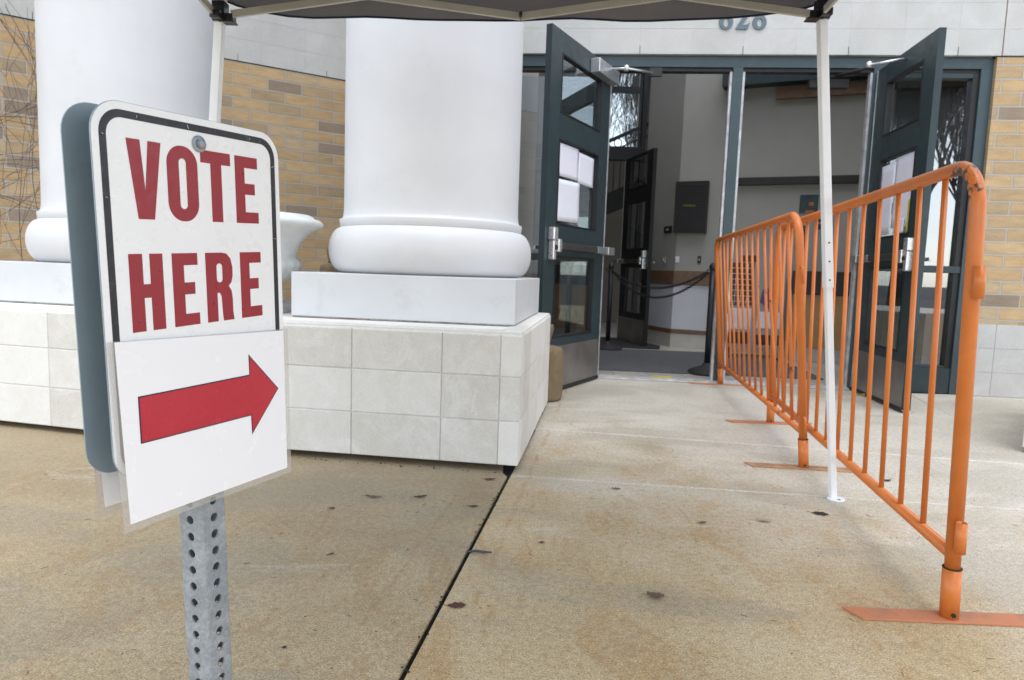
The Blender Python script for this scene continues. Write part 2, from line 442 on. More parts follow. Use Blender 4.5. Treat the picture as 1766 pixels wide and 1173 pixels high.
# ------------------------------------------------------------------ mesh helpers
class MB:
    """Collects simple shapes and links them as ONE mesh object."""
    def __init__(s):
        s.bm = bmesh.new()
    def box(s, x0, x1, y0, y1, z0, z1, mat=None):
        vs = [s.bm.verts.new(p) for p in ((x0, y0, z0), (x1, y0, z0), (x1, y1, z0), (x0, y1, z0), (x0, y0, z1), (x1, y0, z1), (x1, y1, z1), (x0, y1, z1))]
        if mat is not None:
            for v in vs:
                v.co = mat @ v.co
        for f in ((0, 3, 2, 1), (4, 5, 6, 7), (0, 1, 5, 4), (1, 2, 6, 5), (2, 3, 7, 6), (3, 0, 4, 7)):
            s.bm.faces.new([vs[i] for i in f])
        return s
    def bar(s, a, b, wx, wy, up=(0, 0, 1)):
        a, b = Vector(a), Vector(b)
        d = (b - a); ln = d.length; d.normalize()
        up = Vector(up)
        x = d.cross(up)
        if x.length < 1e-4:
            x = Vector((1, 0, 0))
        x.normalize(); y = x.cross(d).normalized()
        m = Matrix(((x.x, y.x, d.x, a.x), (x.y, y.y, d.y, a.y), (x.z, y.z, d.z, a.z), (0, 0, 0, 1)))
        return s.box(-wx / 2, wx / 2, -wy / 2, wy / 2, 0, ln, m)
    def tube(s, pts, r, seg=10, cap=True, closed=False):
        pts = [Vector(p) for p in pts]
        n = len(pts)
        rs = r if isinstance(r, (list, tuple)) else [r] * n
        tang = []
        for i in range(n):
            if closed:
                t = pts[(i + 1) % n] - pts[i - 1]
            elif i == 0:
                t = pts[1] - pts[0]
            elif i == n - 1:
                t = pts[-1] - pts[-2]
            else:
                t = (pts[i + 1] - pts[i]).normalized() + (pts[i] - pts[i - 1]).normalized()
            tang.append(t.normalized())
        ref = Vector((0, 0, 1)) if abs(tang[0].z) < 0.9 else Vector((1, 0, 0))
        u = tang[0].cross(ref).normalized()
        rings = []
        for i in range(n):
            t = tang[i]
            u = (u - t * u.dot(t)).normalized()
            v = t.cross(u)
            rings.append([s.bm.verts.new(pts[i] + (u * cos(2 * pi * j / seg) + v * sin(2 * pi * j / seg)) * rs[i]) for j in range(seg)])
        m = n if closed else n - 1
        for i in range(m):
            a, b = rings[i], rings[(i + 1) % n]
            for j in range(seg):
                f = s.bm.faces.new((a[j], a[(j + 1) % seg], b[(j + 1) % seg], b[j])); f.smooth = True
        if cap and not closed:
            s.bm.faces.new(rings[0][::-1]); s.bm.faces.new(rings[-1])
        return s
    def lathe(s, prof, seg=48, center=(0, 0, 0), wob=None):
        cx, cy, cz = center
        rings = []
        for i, (r, z) in enumerate(prof):
            ring = []
            for j in range(seg):
                a = 2 * pi * j / seg
                rr = r * (wob(a, z, i) if wob else 1)
                ring.append(s.bm.verts.new((cx + rr * cos(a), cy + rr * sin(a), cz + z)))
            rings.append(ring)
        for a, b in zip(rings, rings[1:]):
            for j in range(seg):
                f = s.bm.faces.new((a[j], a[(j + 1) % seg], b[(j + 1) % seg], b[j])); f.smooth = True
        s.bm.faces.new(rings[0][::-1]); s.bm.faces.new(rings[-1])
        return s
    def prism(s, poly, z0, z1):
        a = [s.bm.verts.new((x, y, z0)) for x, y in poly]
        b = [s.bm.verts.new((x, y, z1)) for x, y in poly]
        s.bm.faces.new(a[::-1]); s.bm.faces.new(b)
        n = len(poly)
        for i in range(n):
            s.bm.faces.new((a[i], a[(i + 1) % n], b[(i + 1) % n], b[i]))
        return s
    def build(s, name, mat, parent=None, bevel=0, local=None, smooth=False):
        bmesh.ops.recalc_face_normals(s.bm, faces=s.bm.faces)
        me = bpy.data.meshes.new(name)
        s.bm.to_mesh(me); s.bm.free()
        me.materials.append(mat)
        if smooth:
            for p in me.polygons:
                p.use_smooth = True
        o = bpy.data.objects.new(name, me)
        COL.objects.link(o)
        if parent is not None:
            o.parent = parent
        if local is not None:
            o.matrix_local = local
        if bevel:
            b = o.modifiers.new('bevel', 'BEVEL'); b.width = bevel; b.segments = 2; b.limit_method = 'ANGLE'; b.harden_normals = False
        return o

def tag(o, label=None, cat=None, group=None, kind=None):
    if label: o['label'] = label
    if cat: o['category'] = cat
    if group: o['group'] = group
    if kind: o['kind'] = kind
    return o

def empty(name, loc=(0, 0, 0), rz=0.0, mat=None):
    o = bpy.data.objects.new(name, None)
    COL.objects.link(o)
    if mat is not None:
        o.matrix_world = mat
    else:
        o.location = loc; o.rotation_euler = (0, 0, rz)
    o.empty_display_size = 0.1
    return o

def shape2d(name, outlines, depth, mat, parent=None, local=None):
    """Flat lettering or outline with holes, given thickness; lies in local x-y, thickness along z."""
    cu = bpy.data.curves.new(name, 'CURVE')
    cu.dimensions = '2D'; cu.fill_mode = 'BOTH'; cu.extrude = depth / 2
    for pts in outlines:
        sp = cu.splines.new('POLY'); sp.points.add(len(pts) - 1)
        for i, (x, y) in enumerate(pts):
            sp.points[i].co = (x, y, 0, 1)
        sp.use_cyclic_u = True
    return curve_mesh(name, cu, mat, parent, local)

def curve_mesh(name, cu, mat, parent, local):
    tmp = bpy.data.objects.new('tmp', cu); COL.objects.link(tmp)
    dg = bpy.context.evaluated_depsgraph_get(); dg.update()
    me = bpy.data.meshes.new_from_object(tmp.evaluated_get(dg))
    bpy.data.objects.remove(tmp); bpy.data.curves.remove(cu)
    me.name = name; me.materials.clear(); me.materials.append(mat)
    o = bpy.data.objects.new(name, me); COL.objects.link(o)
    if parent is not None: o.parent = parent
    if local is not None: o.matrix_local = local
    return o

def text_mesh(name, s, size, depth, mat, parent=None, local=None, offset=0.0):
    cu = bpy.data.curves.new(name, 'FONT'); cu.body = s; cu.size = size; cu.extrude = depth / 2; cu.offset = offset
    return curve_mesh(name, cu, mat, parent, local)

def rrect(x0, x1, y0, y1, r, n=8):
    p = []
    for cx, cy, a0 in ((x1 - r, y1 - r, 0), (x0 + r, y1 - r, 90), (x0 + r, y0 + r, 180), (x1 - r, y0 + r, 270)):
        for i in range(n + 1):
            a = radians(a0 + 90 * i / n)
            p.append((cx + r * cos(a), cy + r * sin(a)))
    return p

STAND = Matrix(((1, 0, 0, 0), (0, 0, -1, 0), (0, 1, 0, 0), (0, 0, 0, 1)))   # x-y drawing stood upright, facing local -y

def yz_mat(o, dirx):
    """Matrix at o whose local x runs along dirx (horizontal), z up."""
    d = Vector((dirx[0], dirx[1], 0)).normalized()
    return Matrix(((d.x, -d.y, 0, o[0]), (d.y, d.x, 0, o[1]), (0, 0, 1, o[2]), (0, 0, 0, 1)))

# ------------------------------------------------------------------ ground
g = MB(); g.box(-400, 400, -400, 400, -0.6, -0.035)
tag(g.build('ground', M_asphalt), kind='structure')
JD = 0.1517
def jx(y, off=0.0):
    return 0.005 + (y - 2.745) * JD + off
g = MB(); g.box(-11, 9, -7, 14, -0.034, -0.012)
tag(g.build('joint_bed', M_dirt), kind='structure')
def s1y(x): return 2.760 - 0.107 * x
def s2y(x): return 3.66 - 0.17 * x
def s3x(y): return 2.75 + (y - 3.5) * 0.235
slabs = [
    [(-11, -7), (jx(-7, -.0065), -7), (jx(2.745, -.0065), 2.745), (-0.02, 2.80), (-0.02, 5.4), (-11, 5.4)],
    [(jx(-7, .0065), -7), (s3x(-7) + .3, -7), (s3x(2.4), s1y(2.5) - .0008), (jx(2.76, .0065), s1y(0) - .0008)],
    [(jx(2.765, .0065), s1y(0) + .0008), (s3x(2.4), s1y(2.5) + .0008), (s3x(3.2), s2y(2.68) - .0008), (0.15, s2y(0.15) - .0008), (0.02, 2.80)],
    [(0.155, s2y(.15) + .0008), (s3x(3.2), s2y(2.68) + .0008), (s3x(5.30), 5.30), (0.7, 5.50), (0.0, 5.55), (0.02, 3.6)],
    [(s3x(-7) + .31, -7), (9, -7), (9, 5.3), (s3x(5.28) + .007, 5.28), (s3x(2.4) + .006, s1y(2.5))],
]
g = MB()
for p in slabs:
    g.prism(p, -0.011, 0.0)
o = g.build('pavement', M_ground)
bv = o.modifiers.new('bevel', 'BEVEL'); bv.width = 0.0018; bv.segments = 1; bv.limit_method = 'ANGLE'
tag(o, kind='structure')

# ------------------------------------------------------------------ stone base under the columns
def block_run(mb, p0, p1, joints, z0=0.028, courses=3, h=0.1940, thick=0.10, gap=0.0022):
    """Blocks on a vertical face from p0 to p1 (outer side = left of direction p0->p1 reversed to local -y)."""
    m = yz_mat((p0[0], p0[1], 0), (p1[0] - p0[0], p1[1] - p0[1]))
    for ci in range(courses):
        za = z0 + ci * (h - 0.0005)
        for a, b in zip(joints, joints[1:]):
            off = random.uniform(-0.0012, 0.0012)
            x0_, x1_, zb_, zt_ = a + gap / 2, b - gap / 2, za + gap / 2, za + h - gap / 2 - 0.0005
            if ci < courses - 1:
                mb.box(x0_, x1_, off, thick, zb_, zt_, m)
            else:       # top course with a chamfered upper arris
                cf = 0.017
                sec = [(off, zb_), (thick, zb_), (thick, zt_), (off + cf, zt_), (off, zt_ - cf)]
                va = [mb.bm.verts.new(m @ Vector((x0_, yy, zz))) for yy, zz in sec]
                vb = [mb.bm.verts.new(m @ Vector((x1_, yy, zz))) for yy, zz in sec]
                mb.bm.faces.new(va[::-1]); mb.bm.faces.new(vb)
                for q in range(5):
                    mb.bm.faces.new((va[q], va[(q + 1) % 5], vb[(q + 1) % 5], vb[q]))

def stone_base(label, front, depth, jn, jside, back_z=0.6):
    root = empty('stone_base', (front[0][0], front[0][1], 0))
    inv = Matrix.Translation((-front[0][0], -front[0][1], 0))
    mb = MB()
    for (a, b), js in zip(zip(front, front[1:]), jn):
        block_run(mb, a, b, js)
    e = Vector(front[-1]); d = (Vector(front[-1]) - Vector(front[-2])).normalized(); n = Vector((-d.y, d.x))
    e2 = e + n * depth
    block_run(mb, e, e2, jside)
    o = mb.build('blocks', M_block, root, bevel=0.004); o.matrix_local = inv
    # core with mortar and the top bed
    core = MB()
    pts = []
    ins = 0.006
    poly = [Vector(p) for p in front]
    back = []
    for i, p in enumerate(poly):
        back.append(p + n * depth)
    f2 = []
    for i, p in enumerate(poly):
        q = p + n * ins
        if i == len(poly) - 1: q = q - d * ins
        f2.append(q)
    pl = [(p.x, p.y) for p in f2] + [(p.x - d.x * (ins if i == len(back) - 1 else 0), p.y - d.y * (ins if i == len(back) - 1 else 0)) for i, p in reversed(list(enumerate(back)))]
    core.prism(pl, 0.030, 0.6045)
    o = core.build('core_block', M_block, root); o.matrix_local = inv
    return root, n, d

# base front line, curved gently: left outer -> bend -> right corner
BF = [(-5.2, 3.93), (-1.30, 2.985), (0.043, 2.800)]
d2 = (Vector(BF[2]) - Vector(BF[1])).length
js2 = sorted([d2, d2 - .09, d2 - .09 - .255, d2 - .09 - .255 - .4064, d2 - .09 - .255 - .8128, 0.0])
d1 = (Vector(BF[1]) - Vector(BF[0])).length
js1 = [0.0]
x = d1 - 0.0
tmpj = [d1]
x = d1 - 0.17
while x > 0.1:
    tmpj.append(x); x -= 0.4064
js1 = [0.0] + sorted(tmpj)
root, BN, BD = stone_base('', BF, 1.46, [js1, [.010] + js2[1:]], [.1, .35, .75, 1.15, 1.46])
tag(root, 'long low wall of pale stone blocks carrying the white columns behind the vote sign', 'stone base')

def sub(lo, hi, fn):
    return [fn(i) for i in range(lo, hi)]

def column(center, ang, label, H=5.2, zb=0.607):
    root = empty('column', (center[0], center[1], zb), ang)
    mb = MB(); hw = 0.552
    mb.box(-hw + .004, hw - .004, -hw + .004, hw - .004, 0.0, 0.0055); mb.build('bed_joint', M_bed, root)
    mb = MB(); mb.box(-hw, hw, -hw, hw, 0.006, 0.220)
    o = mb.build('plinth', M_plinth, root, bevel=0.004)
    prof = [(0.48, 0.221)]
    # torus
    z0, z1 = 0.222, 0.462; rc = 0.468; hh = (z1 - z0) / 2; bw = 0.083
    for i in range(25):
        a = -pi / 2 + pi * i / 24
        prof.append((rc + bw * cos(a) ** 0.85 if cos(a) > 1e-6 else rc, (z0 + z1) / 2 + hh * sin(a)))
    o = MB(); o.lathe(prof, 96)
    o.build('torus', M_white_column, root)
    o = MB()
    pr = [(0.488, 0.4590), (0.492, 0.464), (0.496, 0.498), (0.494, 0.501), (0.484, 0.503), (0.4795, 0.508), (0.476, 0.52), (0.4725, 0.55), (0.4715, 0.60)]
    for i in range(1, 12):
        t = i / 11
        pr.append((0.4715 - 0.045 * t ** 1.6, 0.60 + (H - 0.60) * t))
    o.lathe(pr, 96)
    o.build('shaft', M_white_column, root)
    return tag(root, label, 'column', 'white columns on the stone base')

column((-0.462, 3.725), math.atan2(BD.y, BD.x), 'white round column between the vote sign and the open entrance doors')
column((-2.28, 4.06), radians(-13.6), 'white round column behind the upper left edge of the vote sign')

# pier at the right edge of the picture, with its own column just outside
root, n3, d3 = stone_base('', [(4.35, 3.35), (2.745, 3.50)][::-1] and [(2.715, 3.46), (3.83, 2.44)], 1.40, [[0, .09, .45, .86, 1.26, 1.512]], [.1, .4, .8, 1.4])
tag(root, 'pale stone block pier corner at the right edge beside the brick wall', 'stone base')

# ------------------------------------------------------------------ the building
PH = -0.0876
FDx, FDy = cos(PH), sin(PH)
FM = Matrix(((FDx, -FDy, 0, 0), (FDy, FDx, 0, 5.5625), (0, 0, 1, 0), (0, 0, 0, 1)))   # local x = s along the facade, y = deeper, z = up

def fac_obj(name, mb, mat, parent=None, bevel=0):
    o = mb.build(name, mat, parent, bevel=bevel)
    o.matrix_world = FM
    if parent is not None:
        o.matrix_parent_inverse = Matrix.Identity(4)
        o.matrix_local = parent.matrix_world.inverted() @ FM if parent.matrix_world != FM else Matrix.Identity(4)
    return o

bld = empty('entrance_building', mat=FM)
tag(bld, 'tan brick and pale block building front holding the open entrance doors', 'building')
ZT = 2.607
def bpart(name, mb, mat, bevel=0):
    return mb.build(name, mat, bld, bevel=bevel)
# upper band of pale blocks (stack bond, 0.397 x 0.191)
mb = MB()
for r in range(10):
    z = ZT + r * 0.1915
    s = -0.651
    while s < 3.63:
        s1 = min(s + 0.397, 3.640)
        mb.box(s + .0015, s1 - .0010, 0.0, 0.09, z + .0010, z + .1905)
        s += 0.397
    s = 3.646
    while s < 9.6:
        mb.box(s + .0015, s + .3955, 0.0, 0.09, z + .0015, z + .1900)
        s += 0.397
bpart('upper_band', mb, M_block_pale, bevel=0.0015)
mb = MB(); mb.box(-0.645, 3.639, 0.002, 0.30, ZT + .004, ZT + 1.915); mb.box(3.648, 9.6, 0.002, 0.30, ZT + .004, ZT + 1.915)
bpart('band_backing', mb, M_mortar_l)
for s in (.937, 1.731, 2.524, 3.325):
    mb = MB(); mb.box(s - .002, s + .002, -.0015, .02, ZT, ZT + .062)
    bpart('weep_slot', mb, M_rail_dark)
mb = MB(); mb.box(3.640, 3.646, 0.003, 0.02, ZT, ZT + 1.9)
bpart('panel_joint', mb, M_wood)
# brick to the right
mb = MB(); mb.box(3.612, 9.6, 0.0, 0.30, 0.575, ZT - .012)
bpart('brick_wall', mb, M_brick)
mb = MB(); mb.box(3.600, 9.6, 0.002, 0.30, ZT - .012, ZT + .003)
bpart('flashing', mb, M_rail_dark)
mb = MB()
for r in range(3):
    s = 3.612
    first = True
    while s < 9.5:
        wdt = 0.2 if (first and r >= 0) else 0.397
        mb.box(s + .0015, s + wdt - .0015, -0.002, 0.1, .004 + r * .1905 + .001, .004 + (r + 1) * .1905 - .001)
        s += wdt; first = False
bpart('block_course', mb, M_block_pale, bevel=0.0015)
mb = MB(); mb.box(3.614, 9.6, 0.0035, 0.30, 0.0, 0.574)
bpart('course_backing', mb, M_mortar_l)
# left return and the angled brick wall
mb = MB(); mb.box(-0.75, -0.645, 0.0, 2.3, 0, 4.5)
bpart('return_wall', mb, M_block_pale)

lw = empty('brick_side_wall', (-1.60, 6.75, 0))
tag(lw, 'tan brick wall with pale stone band receding behind the two white columns', 'wall')
pts = [(-5.3, 3.99), (-3.90, 5.18), (-2.70, 6.06), (-1.50, 6.80), (0.2, 7.75)]
for (ax, ay), (bx, by) in zip(pts, pts[1:]):
    ln = sqrt((bx - ax) ** 2 + (by - ay) ** 2)
    M = yz_mat((ax, ay, 0), (bx - ax, by - ay))
    Ml = Matrix.Translation((1.60, -6.75, 0)) @ M
    mb = MB(); mb.box(0, ln, 0, 0.25, 0.0, 2.642)
    mb.build('brick_face', M_brick, lw, local=Ml)
    mb = MB()
    for r in range(9):
        s = 0
        while s < ln - .01:
            e = min(s + .397, ln)
            mb.box(s + .0008, e - .0008, -0.002, 0.08, 2.652 + r * .1915 + .001, 2.652 + (r + 1) * .1915 - .001)
            s += .397
    mb.build('stone_band', M_block_pale, lw, local=Ml)
    mb = MB(); mb.box(0, ln, -0.002, 0.25, 2.642, 2.6525)
    mb.build('flashing', M_rail_dark, lw, local=Ml)
    mb = MB(); mb.box(0, ln, 0.0, 0.25, 2.653, 4.37)
    mb.build('band_backing', M_mortar_l, lw, local=Ml)
    s = .2
    while s < ln:
        mb = MB(); mb.box(s - .002, s + .002, -.0035, .0, 2.652, 2.705); s += .794
        mb.build('weep_slot', M_rail_dark, lw, local=Ml)

# storefront frame
sf = empty('entrance_frame'); sf.parent = bld; sf.matrix_local = Matrix.Translation((1.7, 0, 0))
def sfp(name, mb, mat, bevel=0.002):
    return mb.build(name, mat, sf, bevel=bevel, local=Matrix.Translation((-1.7, 0, 0)))
mb = MB(); mb.box(-0.645, 3.610, 0.035, 0.145, 2.520, 2.604); sfp('head', mb, M_frame)
mb = MB(); mb.box(-0.645, 3.560, 0.055, 0.125, 2.492, 2.519); sfp('stop', mb, M_dark)
for a, b in ((0.600, 0.690), (1.676, 1.752), (2.742, 2.835), (3.525, 3.611)):
    mb = MB(); mb.box(a, b, 0.033, 0.072, 0.0, 2.5195); sfp('mullion', mb, M_frame)
for a, b in ((0.690, 0.712), (1.655, 1.676), (1.752, 1.773), (2.722, 2.742)):
    mb = MB(); mb.box(a + .0005, b - .0005, 0.05, 0.10, 0.0, 2.491); sfp('door_stop', mb, M_alum_edge, 0.001)
for a, b in ((-0.645, 0.600), (2.835, 3.525)):
    for z0, z1 in ((0.0, 0.205), (0.965, 1.020)):
        mb = MB(); mb.box(a, b, 0.042, 0.138, z0, z1); sfp('rail', mb, M_door)
for a, b in ((2.835, 2.852), (3.478, 3.5245)):
    for z0, z1 in ((0.206, 0.9645), (1.0205, 2.491)):
        mb = MB(); mb.box(a + .0005, b, 0.05, 0.13, z0, z1); sfp('glazing_bead', mb, M_dark)
for z0, z1 in ((2.455, 2.491), (0.206, 0.225)):
    mb = MB(); mb.box(2.852, 3.478, 0.05, 0.13, z0, z1); sfp('glazing_bead', mb, M_door)
for a, b in ((2.852, 3.478), (-0.645, 0.600)):
    for z0, z1 in ((0.2255, 0.9645), (1.0205, 2.4545)):
        mb = MB(); mb.box(a, b, 0.088, 0.094, z0, z1); sfp('glass', mb, M_glass_side, 0)
mb = MB(); mb.box(0.690, 2.742, -0.01, 0.16, 0.001, 0.016); mb.box(0.690, 2.742, 0.03, 0.12, 0.0165, 0.022)
sfp('threshold', mb, M_alum_edge, 0.003)

# building number (lower halves show under the canopy edge)
num = empty('building_number', mat=FM @ Matrix.Translation((1.535, -0.004, 2.792)))
tag(num, 'blue-grey metal house number 628 above the doorway, half hidden by the canopy', 'number')
def ell(cx, cy, rx, ry, n=28):
    return [(cx + rx * cos(2 * pi * i / n), cy + ry * sin(2 * pi * i / n)) for i in range(n)]
def digit(sh, x, kind):
    if kind == '8':
        o = [ell(x + .053, .052, .053, .054), ell(x + .053, .050, .020, .032)]
        o2 = [ell(x + .053, .135, .046, .048), ell(x + .053, .137, .018, .027)]
        return [o, o2]
    if kind == '6':
        o = [ell(x + .053, .054, .053, .056), ell(x + .053, .050, .020, .033)]
        o2 = [[(x + .0005, .060), (x + .004, .11), (x + .022, .150), (x + .05, .174), (x + .09, .186), (x + .094, .172), (x + .062, .150), (x + .044, .122), (x + .036, .10), (x + .030, .085)]]
        return [o, o2]
    a = [[(x, 0), (x + .088, 0), (x + .106, .050), (x + .098, .050), (x + .088, .036), (x + .040, .030), (x + .072, .070), (x + .096, .112), (x + .096, .150), (x + .072, .182), (x + .036, .184), (x + .008, .164), (x + .004, .132), (x + .020, .120), (x + .036, .130), (x + .030, .152), (x + .046, .164), (x + .058, .148), (x + .058, .112), (x + .040, .075), (x + .014, .034)]]
    return [a]
for x, kd in ((0.0, '6'), (0.128, '2'), (0.253, '8')):
    parts = digit(None, x, kd)
    for i, outl in enumerate(parts):
        outl = [[(px, py) for px, py in q] for q in outl]
        shape2d('digit', outl, 0.012 - 0.001 * i, M_letter_blue, num, STAND @ Matrix.Translation((0, 0, 0.002)))

# ------------------------------------------------------------------ doors
def door(label, hinge, free, z0=0.022, z1=2.492, face=1, mat=None):
    """face: +1 when the inside face (push bar side) is local -y of hinge->free."""
    d = Vector((free[0] - hinge[0], free[1] - hinge[1])); W = d.length
    root = empty('door', mat=yz_mat((hinge[0], hinge[1], z0), d))
    T = 0.0445
    H = z1 - z0
    def P(name, mb, mat, bevel=0.002): return mb.build(name, mat, root, bevel=bevel)
    s = face
    def by(a, b):   # y range measured outward from the inside face
        lo, hi = (-(T / 2 + b), -(T / 2 + a)) if s > 0 else ((T / 2 + a), (T / 2 + b))
        return lo, hi
    zs = [(0.375, 0.965), (1.175, 1.765), (1.935, 2.335)]
    x0, x1 = 0.185, W - 0.165
    mb = MB()
    mb.box(0.004, x0, -T / 2, T / 2, 0, H); mb.box(x1, W, -T / 2, T / 2, 0, H)
    zz = [0] + [v for ab in zs for v in ab] + [H]
    for i in range(0, len(zz), 2):
        mb.box(x0, x1, -T / 2, T / 2, zz[i], zz[i + 1])
    bmesh.ops.remove_doubles(mb.bm, verts=mb.bm.verts, dist=1e-5)
    P('leaf_frame', mb, mat or M_door, 0)
    for a, b in zs:
        mb = MB()
        e = 0.014
        mb.box(x0 + .0005, x0 + e, -T / 2 - .003, T / 2 + .003, a + .0005, b - .0005)
        mb.box(x1 - e, x1 - .0005, -T / 2 - .003, T / 2 + .003, a + .0005, b - .0005)
        mb.box(x0 + e, x1 - e, -T / 2 - .003, T / 2 + .003, a + .0005, a + e)
        mb.box(x0 + e, x1 - e, -T / 2 - .003, T / 2 + .003, b - e, b - .0005)
        P('glazing_bead', mb, M_dark, 0.001)
        mb = MB(); mb.box(x0 + e, x1 - e, -.003, .003, a + e, b - e)
        P('glass', mb, M_glass, 0)
    lo, hi = by(0.0005, 0.003)
    mb = MB(); mb.box(0.022, W - .03, lo, hi, 0.012, 0.315); P('kick_plate', mb, M_steel_kick, 0)
    # aluminium hinge edge
    mb = MB(); mb.box(-0.014, 0.003, -T / 2 - .002, T / 2 + .002, 0.0, H); P('hinge_strip', mb, M_alum_edge, 0.002)
    # bottom sweep
    lo, hi = by(0.0035, 0.012)
    mb = MB(); mb.box(0.01, W - .01, lo, hi, -0.012, 0.010); P('sweep', mb, M_rubber, 0.002)
    # push bar
    lo, hi = by(0.035, 0.062)
    pb = MB(); pb.box(0.055, W - .16, lo, hi, 1.005, 1.052)
    bar = P('push_bar', pb, M_bar_dark, 0.004)
    lo, hi = by(0.0, 0.070)
    mb = MB(); mb.box(-0.075, 0.054, lo, hi, 0.998, 1.060); mb.build('end_cap', M_alum, bar, bevel=0.006)
    mb = MB(); mb.box(0.0545, 0.26, *by(0.033, 0.064), 1.003, 1.054); mb.build('bar_sleeve', M_alum, bar, bevel=0.003)
    lo, hi = by(0.0, 0.050)
    mb = MB(); mb.box(W - .112, W - .048, lo, hi, 1.065, 1.152); mb.box(W - .102, W - .058, *by(0.0, 0.045), 0.93, 1.0645); mb.box(W - .1595, W - .112, *by(0.0, 0.058), 0.985, 1.075)
    mb.build('latch_case', M_knob, bar, bevel=0.007)
    mb = MB(); mb.box(W - .102, W - .07, *by(0.0505, 0.054), 1.00, 1.03); mb.build('latch_window', M_dark, bar)
    # outside pull
    lo, hi = by(-T - .045, -T - .0305)
    mb = MB(); mb.box(W - .13, W - .02, *by(-T - .05, -T - .035), 1.0, 1.025); mb.box(W - .13, W - .115, *by(-T - .035, -T - .0), 1.0, 1.025)
    mb.build('pull_handle', M_alum, root, bevel=0.003)
    return root, W, by

DL = ((0.700, 5.490), (0.178, 4.575))
DR = ((2.772, 5.325), (2.665, 4.415))
doorL, WL, byL = door('', DL[0], DL[1], face=-1)
tag(doorL, 'open dark teal door with three posted papers standing right of the middle column', 'door', 'entrance doors')
doorR, WR, byR = door('', DR[0], DR[1], face=1)
tag(doorR, 'open dark teal door behind the orange barricades beside the right sidelight', 'door', 'entrance doors')

# closers
def closer_box(root, W, by, x0, x1):
    mb = MB(); mb.box(x0, x1, *by(0.001, 0.075), 2.325, 2.425)
    return mb.build('door_closer', M_alum, root, bevel=0.004)
cl = closer_box(doorL, WL, byL, 0.02, 0.42)
def world_bar(name, pts, r, mat, parent):
    mb = MB(); inv = parent.matrix_world.inverted()
    mb.tube([inv @ Vector(p) for p in pts], r, 8)
    return mb.build(name, mat, parent)
bpy.context.view_layer.update()
hL = FM @ Vector((1.06, 0.03, 2.47))
kL = Vector((0.80, 5.25, 2.425))
world_bar('closer_arm', [doorL.matrix_world @ Vector((0.16, 0.07, 2.415)), kL, hL], 0.009, M_alum, doorL)
mb = MB(); c = doorL.matrix_world.inverted() @ kL; mb.tube([c + Vector((0, 0, -.02)), c + Vector((0, 0, .02))], 0.018, 10); mb.build('arm_knuckle', M_knob, doorL)
mb = MB(); mb.box(1.02, 1.12, 0.005, 0.034, 2.44, 2.505); sfp('closer_shoe', mb, M_rail_dark)
hR = FM @ Vector((2.46, 0.03, 2.455)); kR = Vector((2.50, 4.98, 2.425))
world_bar('closer_arm', [doorR.matrix_world @ Vector((0.46, -0.03, 2.42)), kR], 0.008, M_knob, doorR)
mb = MB(); c = doorR.matrix_world.inverted() @ kR; mb.tube([c + Vector((0, 0, -.02)), c + Vector((0, 0, .02))], 0.018, 10); mb.build('arm_knuckle', M_knob, doorR)
world_bar('closer_arm', [kR + Vector((0, 0, -.02)), hR], 0.014, M_wood_d, doorR)
mb = MB(); mb.box(2.30, 2.60, 0.14, 0.20, 2.40, 2.47); sfp('closer_shoe', mb, M_rail_dark)

# papers taped on the doors
def door_paper(root, by, x0, x1, z0, z1, label, tilt=0.0, mat=None, off=0.006, name='posted_paper', lines=0, cat='paper'):
    lo, hi = by(off, off + .0006)
    c = ((x0 + x1) / 2, (lo + hi) / 2, (z0 + z1) / 2)
    p = empty(name, mat=root.matrix_world @ Matrix.Translation(c) @ Matrix.Rotation(tilt, 4, 'Y'))
    w2, h2 = (x1 - x0) / 2, (z1 - z0) / 2
    mb = MB()
    n = 8
    t = (hi - lo) / 2
    sgn = 1 if lo > 0 else -1
    vs = []
    for j in range(n + 1):
        row = []
        for i in range(n + 1):
            u, v = i / n * 2 - 1, j / n * 2 - 1
            bul = sgn * 0.0012 * (1 + sin(3 * u + 1.3 * v) * .6) * (abs(v) ** 2)
            row.append(mb.bm.verts.new((u * w2, bul, v * h2)))
        vs.append(row)
    for j in range(n):
        for i in range(n):
            f = mb.bm.faces.new((vs[j][i], vs[j][i + 1], vs[j + 1][i + 1], vs[j + 1][i])); f.smooth = True
    o = mb.build('sheet', mat or M_paper_plain, p)
    so_ = o.modifiers.new('t', 'SOLIDIFY'); so_.thickness = 0.0008
    return tag(p, label, cat)
door_paper(doorL, byL, 0.535, 0.845, 1.52, 1.745, 'top left sheet of paper taped inside the middle glass of the left door', 0.02, off=-0.012, cat='paper')
door_paper(doorL, byL, 0.255, 0.535, 1.505, 1.725, 'top right sheet of paper taped on the middle glass of the left door', -0.02, off=-0.010)
door_paper(doorL, byL, 0.50, 0.87, 1.21, 1.50, 'lower large sheet of paper taped on the middle glass of the left door', 0.03, off=-0.008)
door_paper(doorR, byR, 0.44, 0.735, 1.24, 1.74, 'long pale sheet on the middle glass of the right door, nearer its free edge', 0.0, off=-0.012)
door_paper(doorR, byR, 0.21, 0.43, 1.20, 1.71, 'long pale sheet on the middle glass of the right door, nearer its hinge', 0.0, off=-0.010)
door_paper(doorR, byR, 0.50, 0.66, 1.20, 1.30, 'small white notice card at the bottom of the right door middle glass', 0.0, off=-0.004)
door_paper(doorR, byR, 0.70, 0.738, 1.20, 1.42, 'narrow yellow sticker at the glass edge of the right door', 0.0, mat=M_yellow, off=-0.004, name='yellow_sticker', cat='sticker')

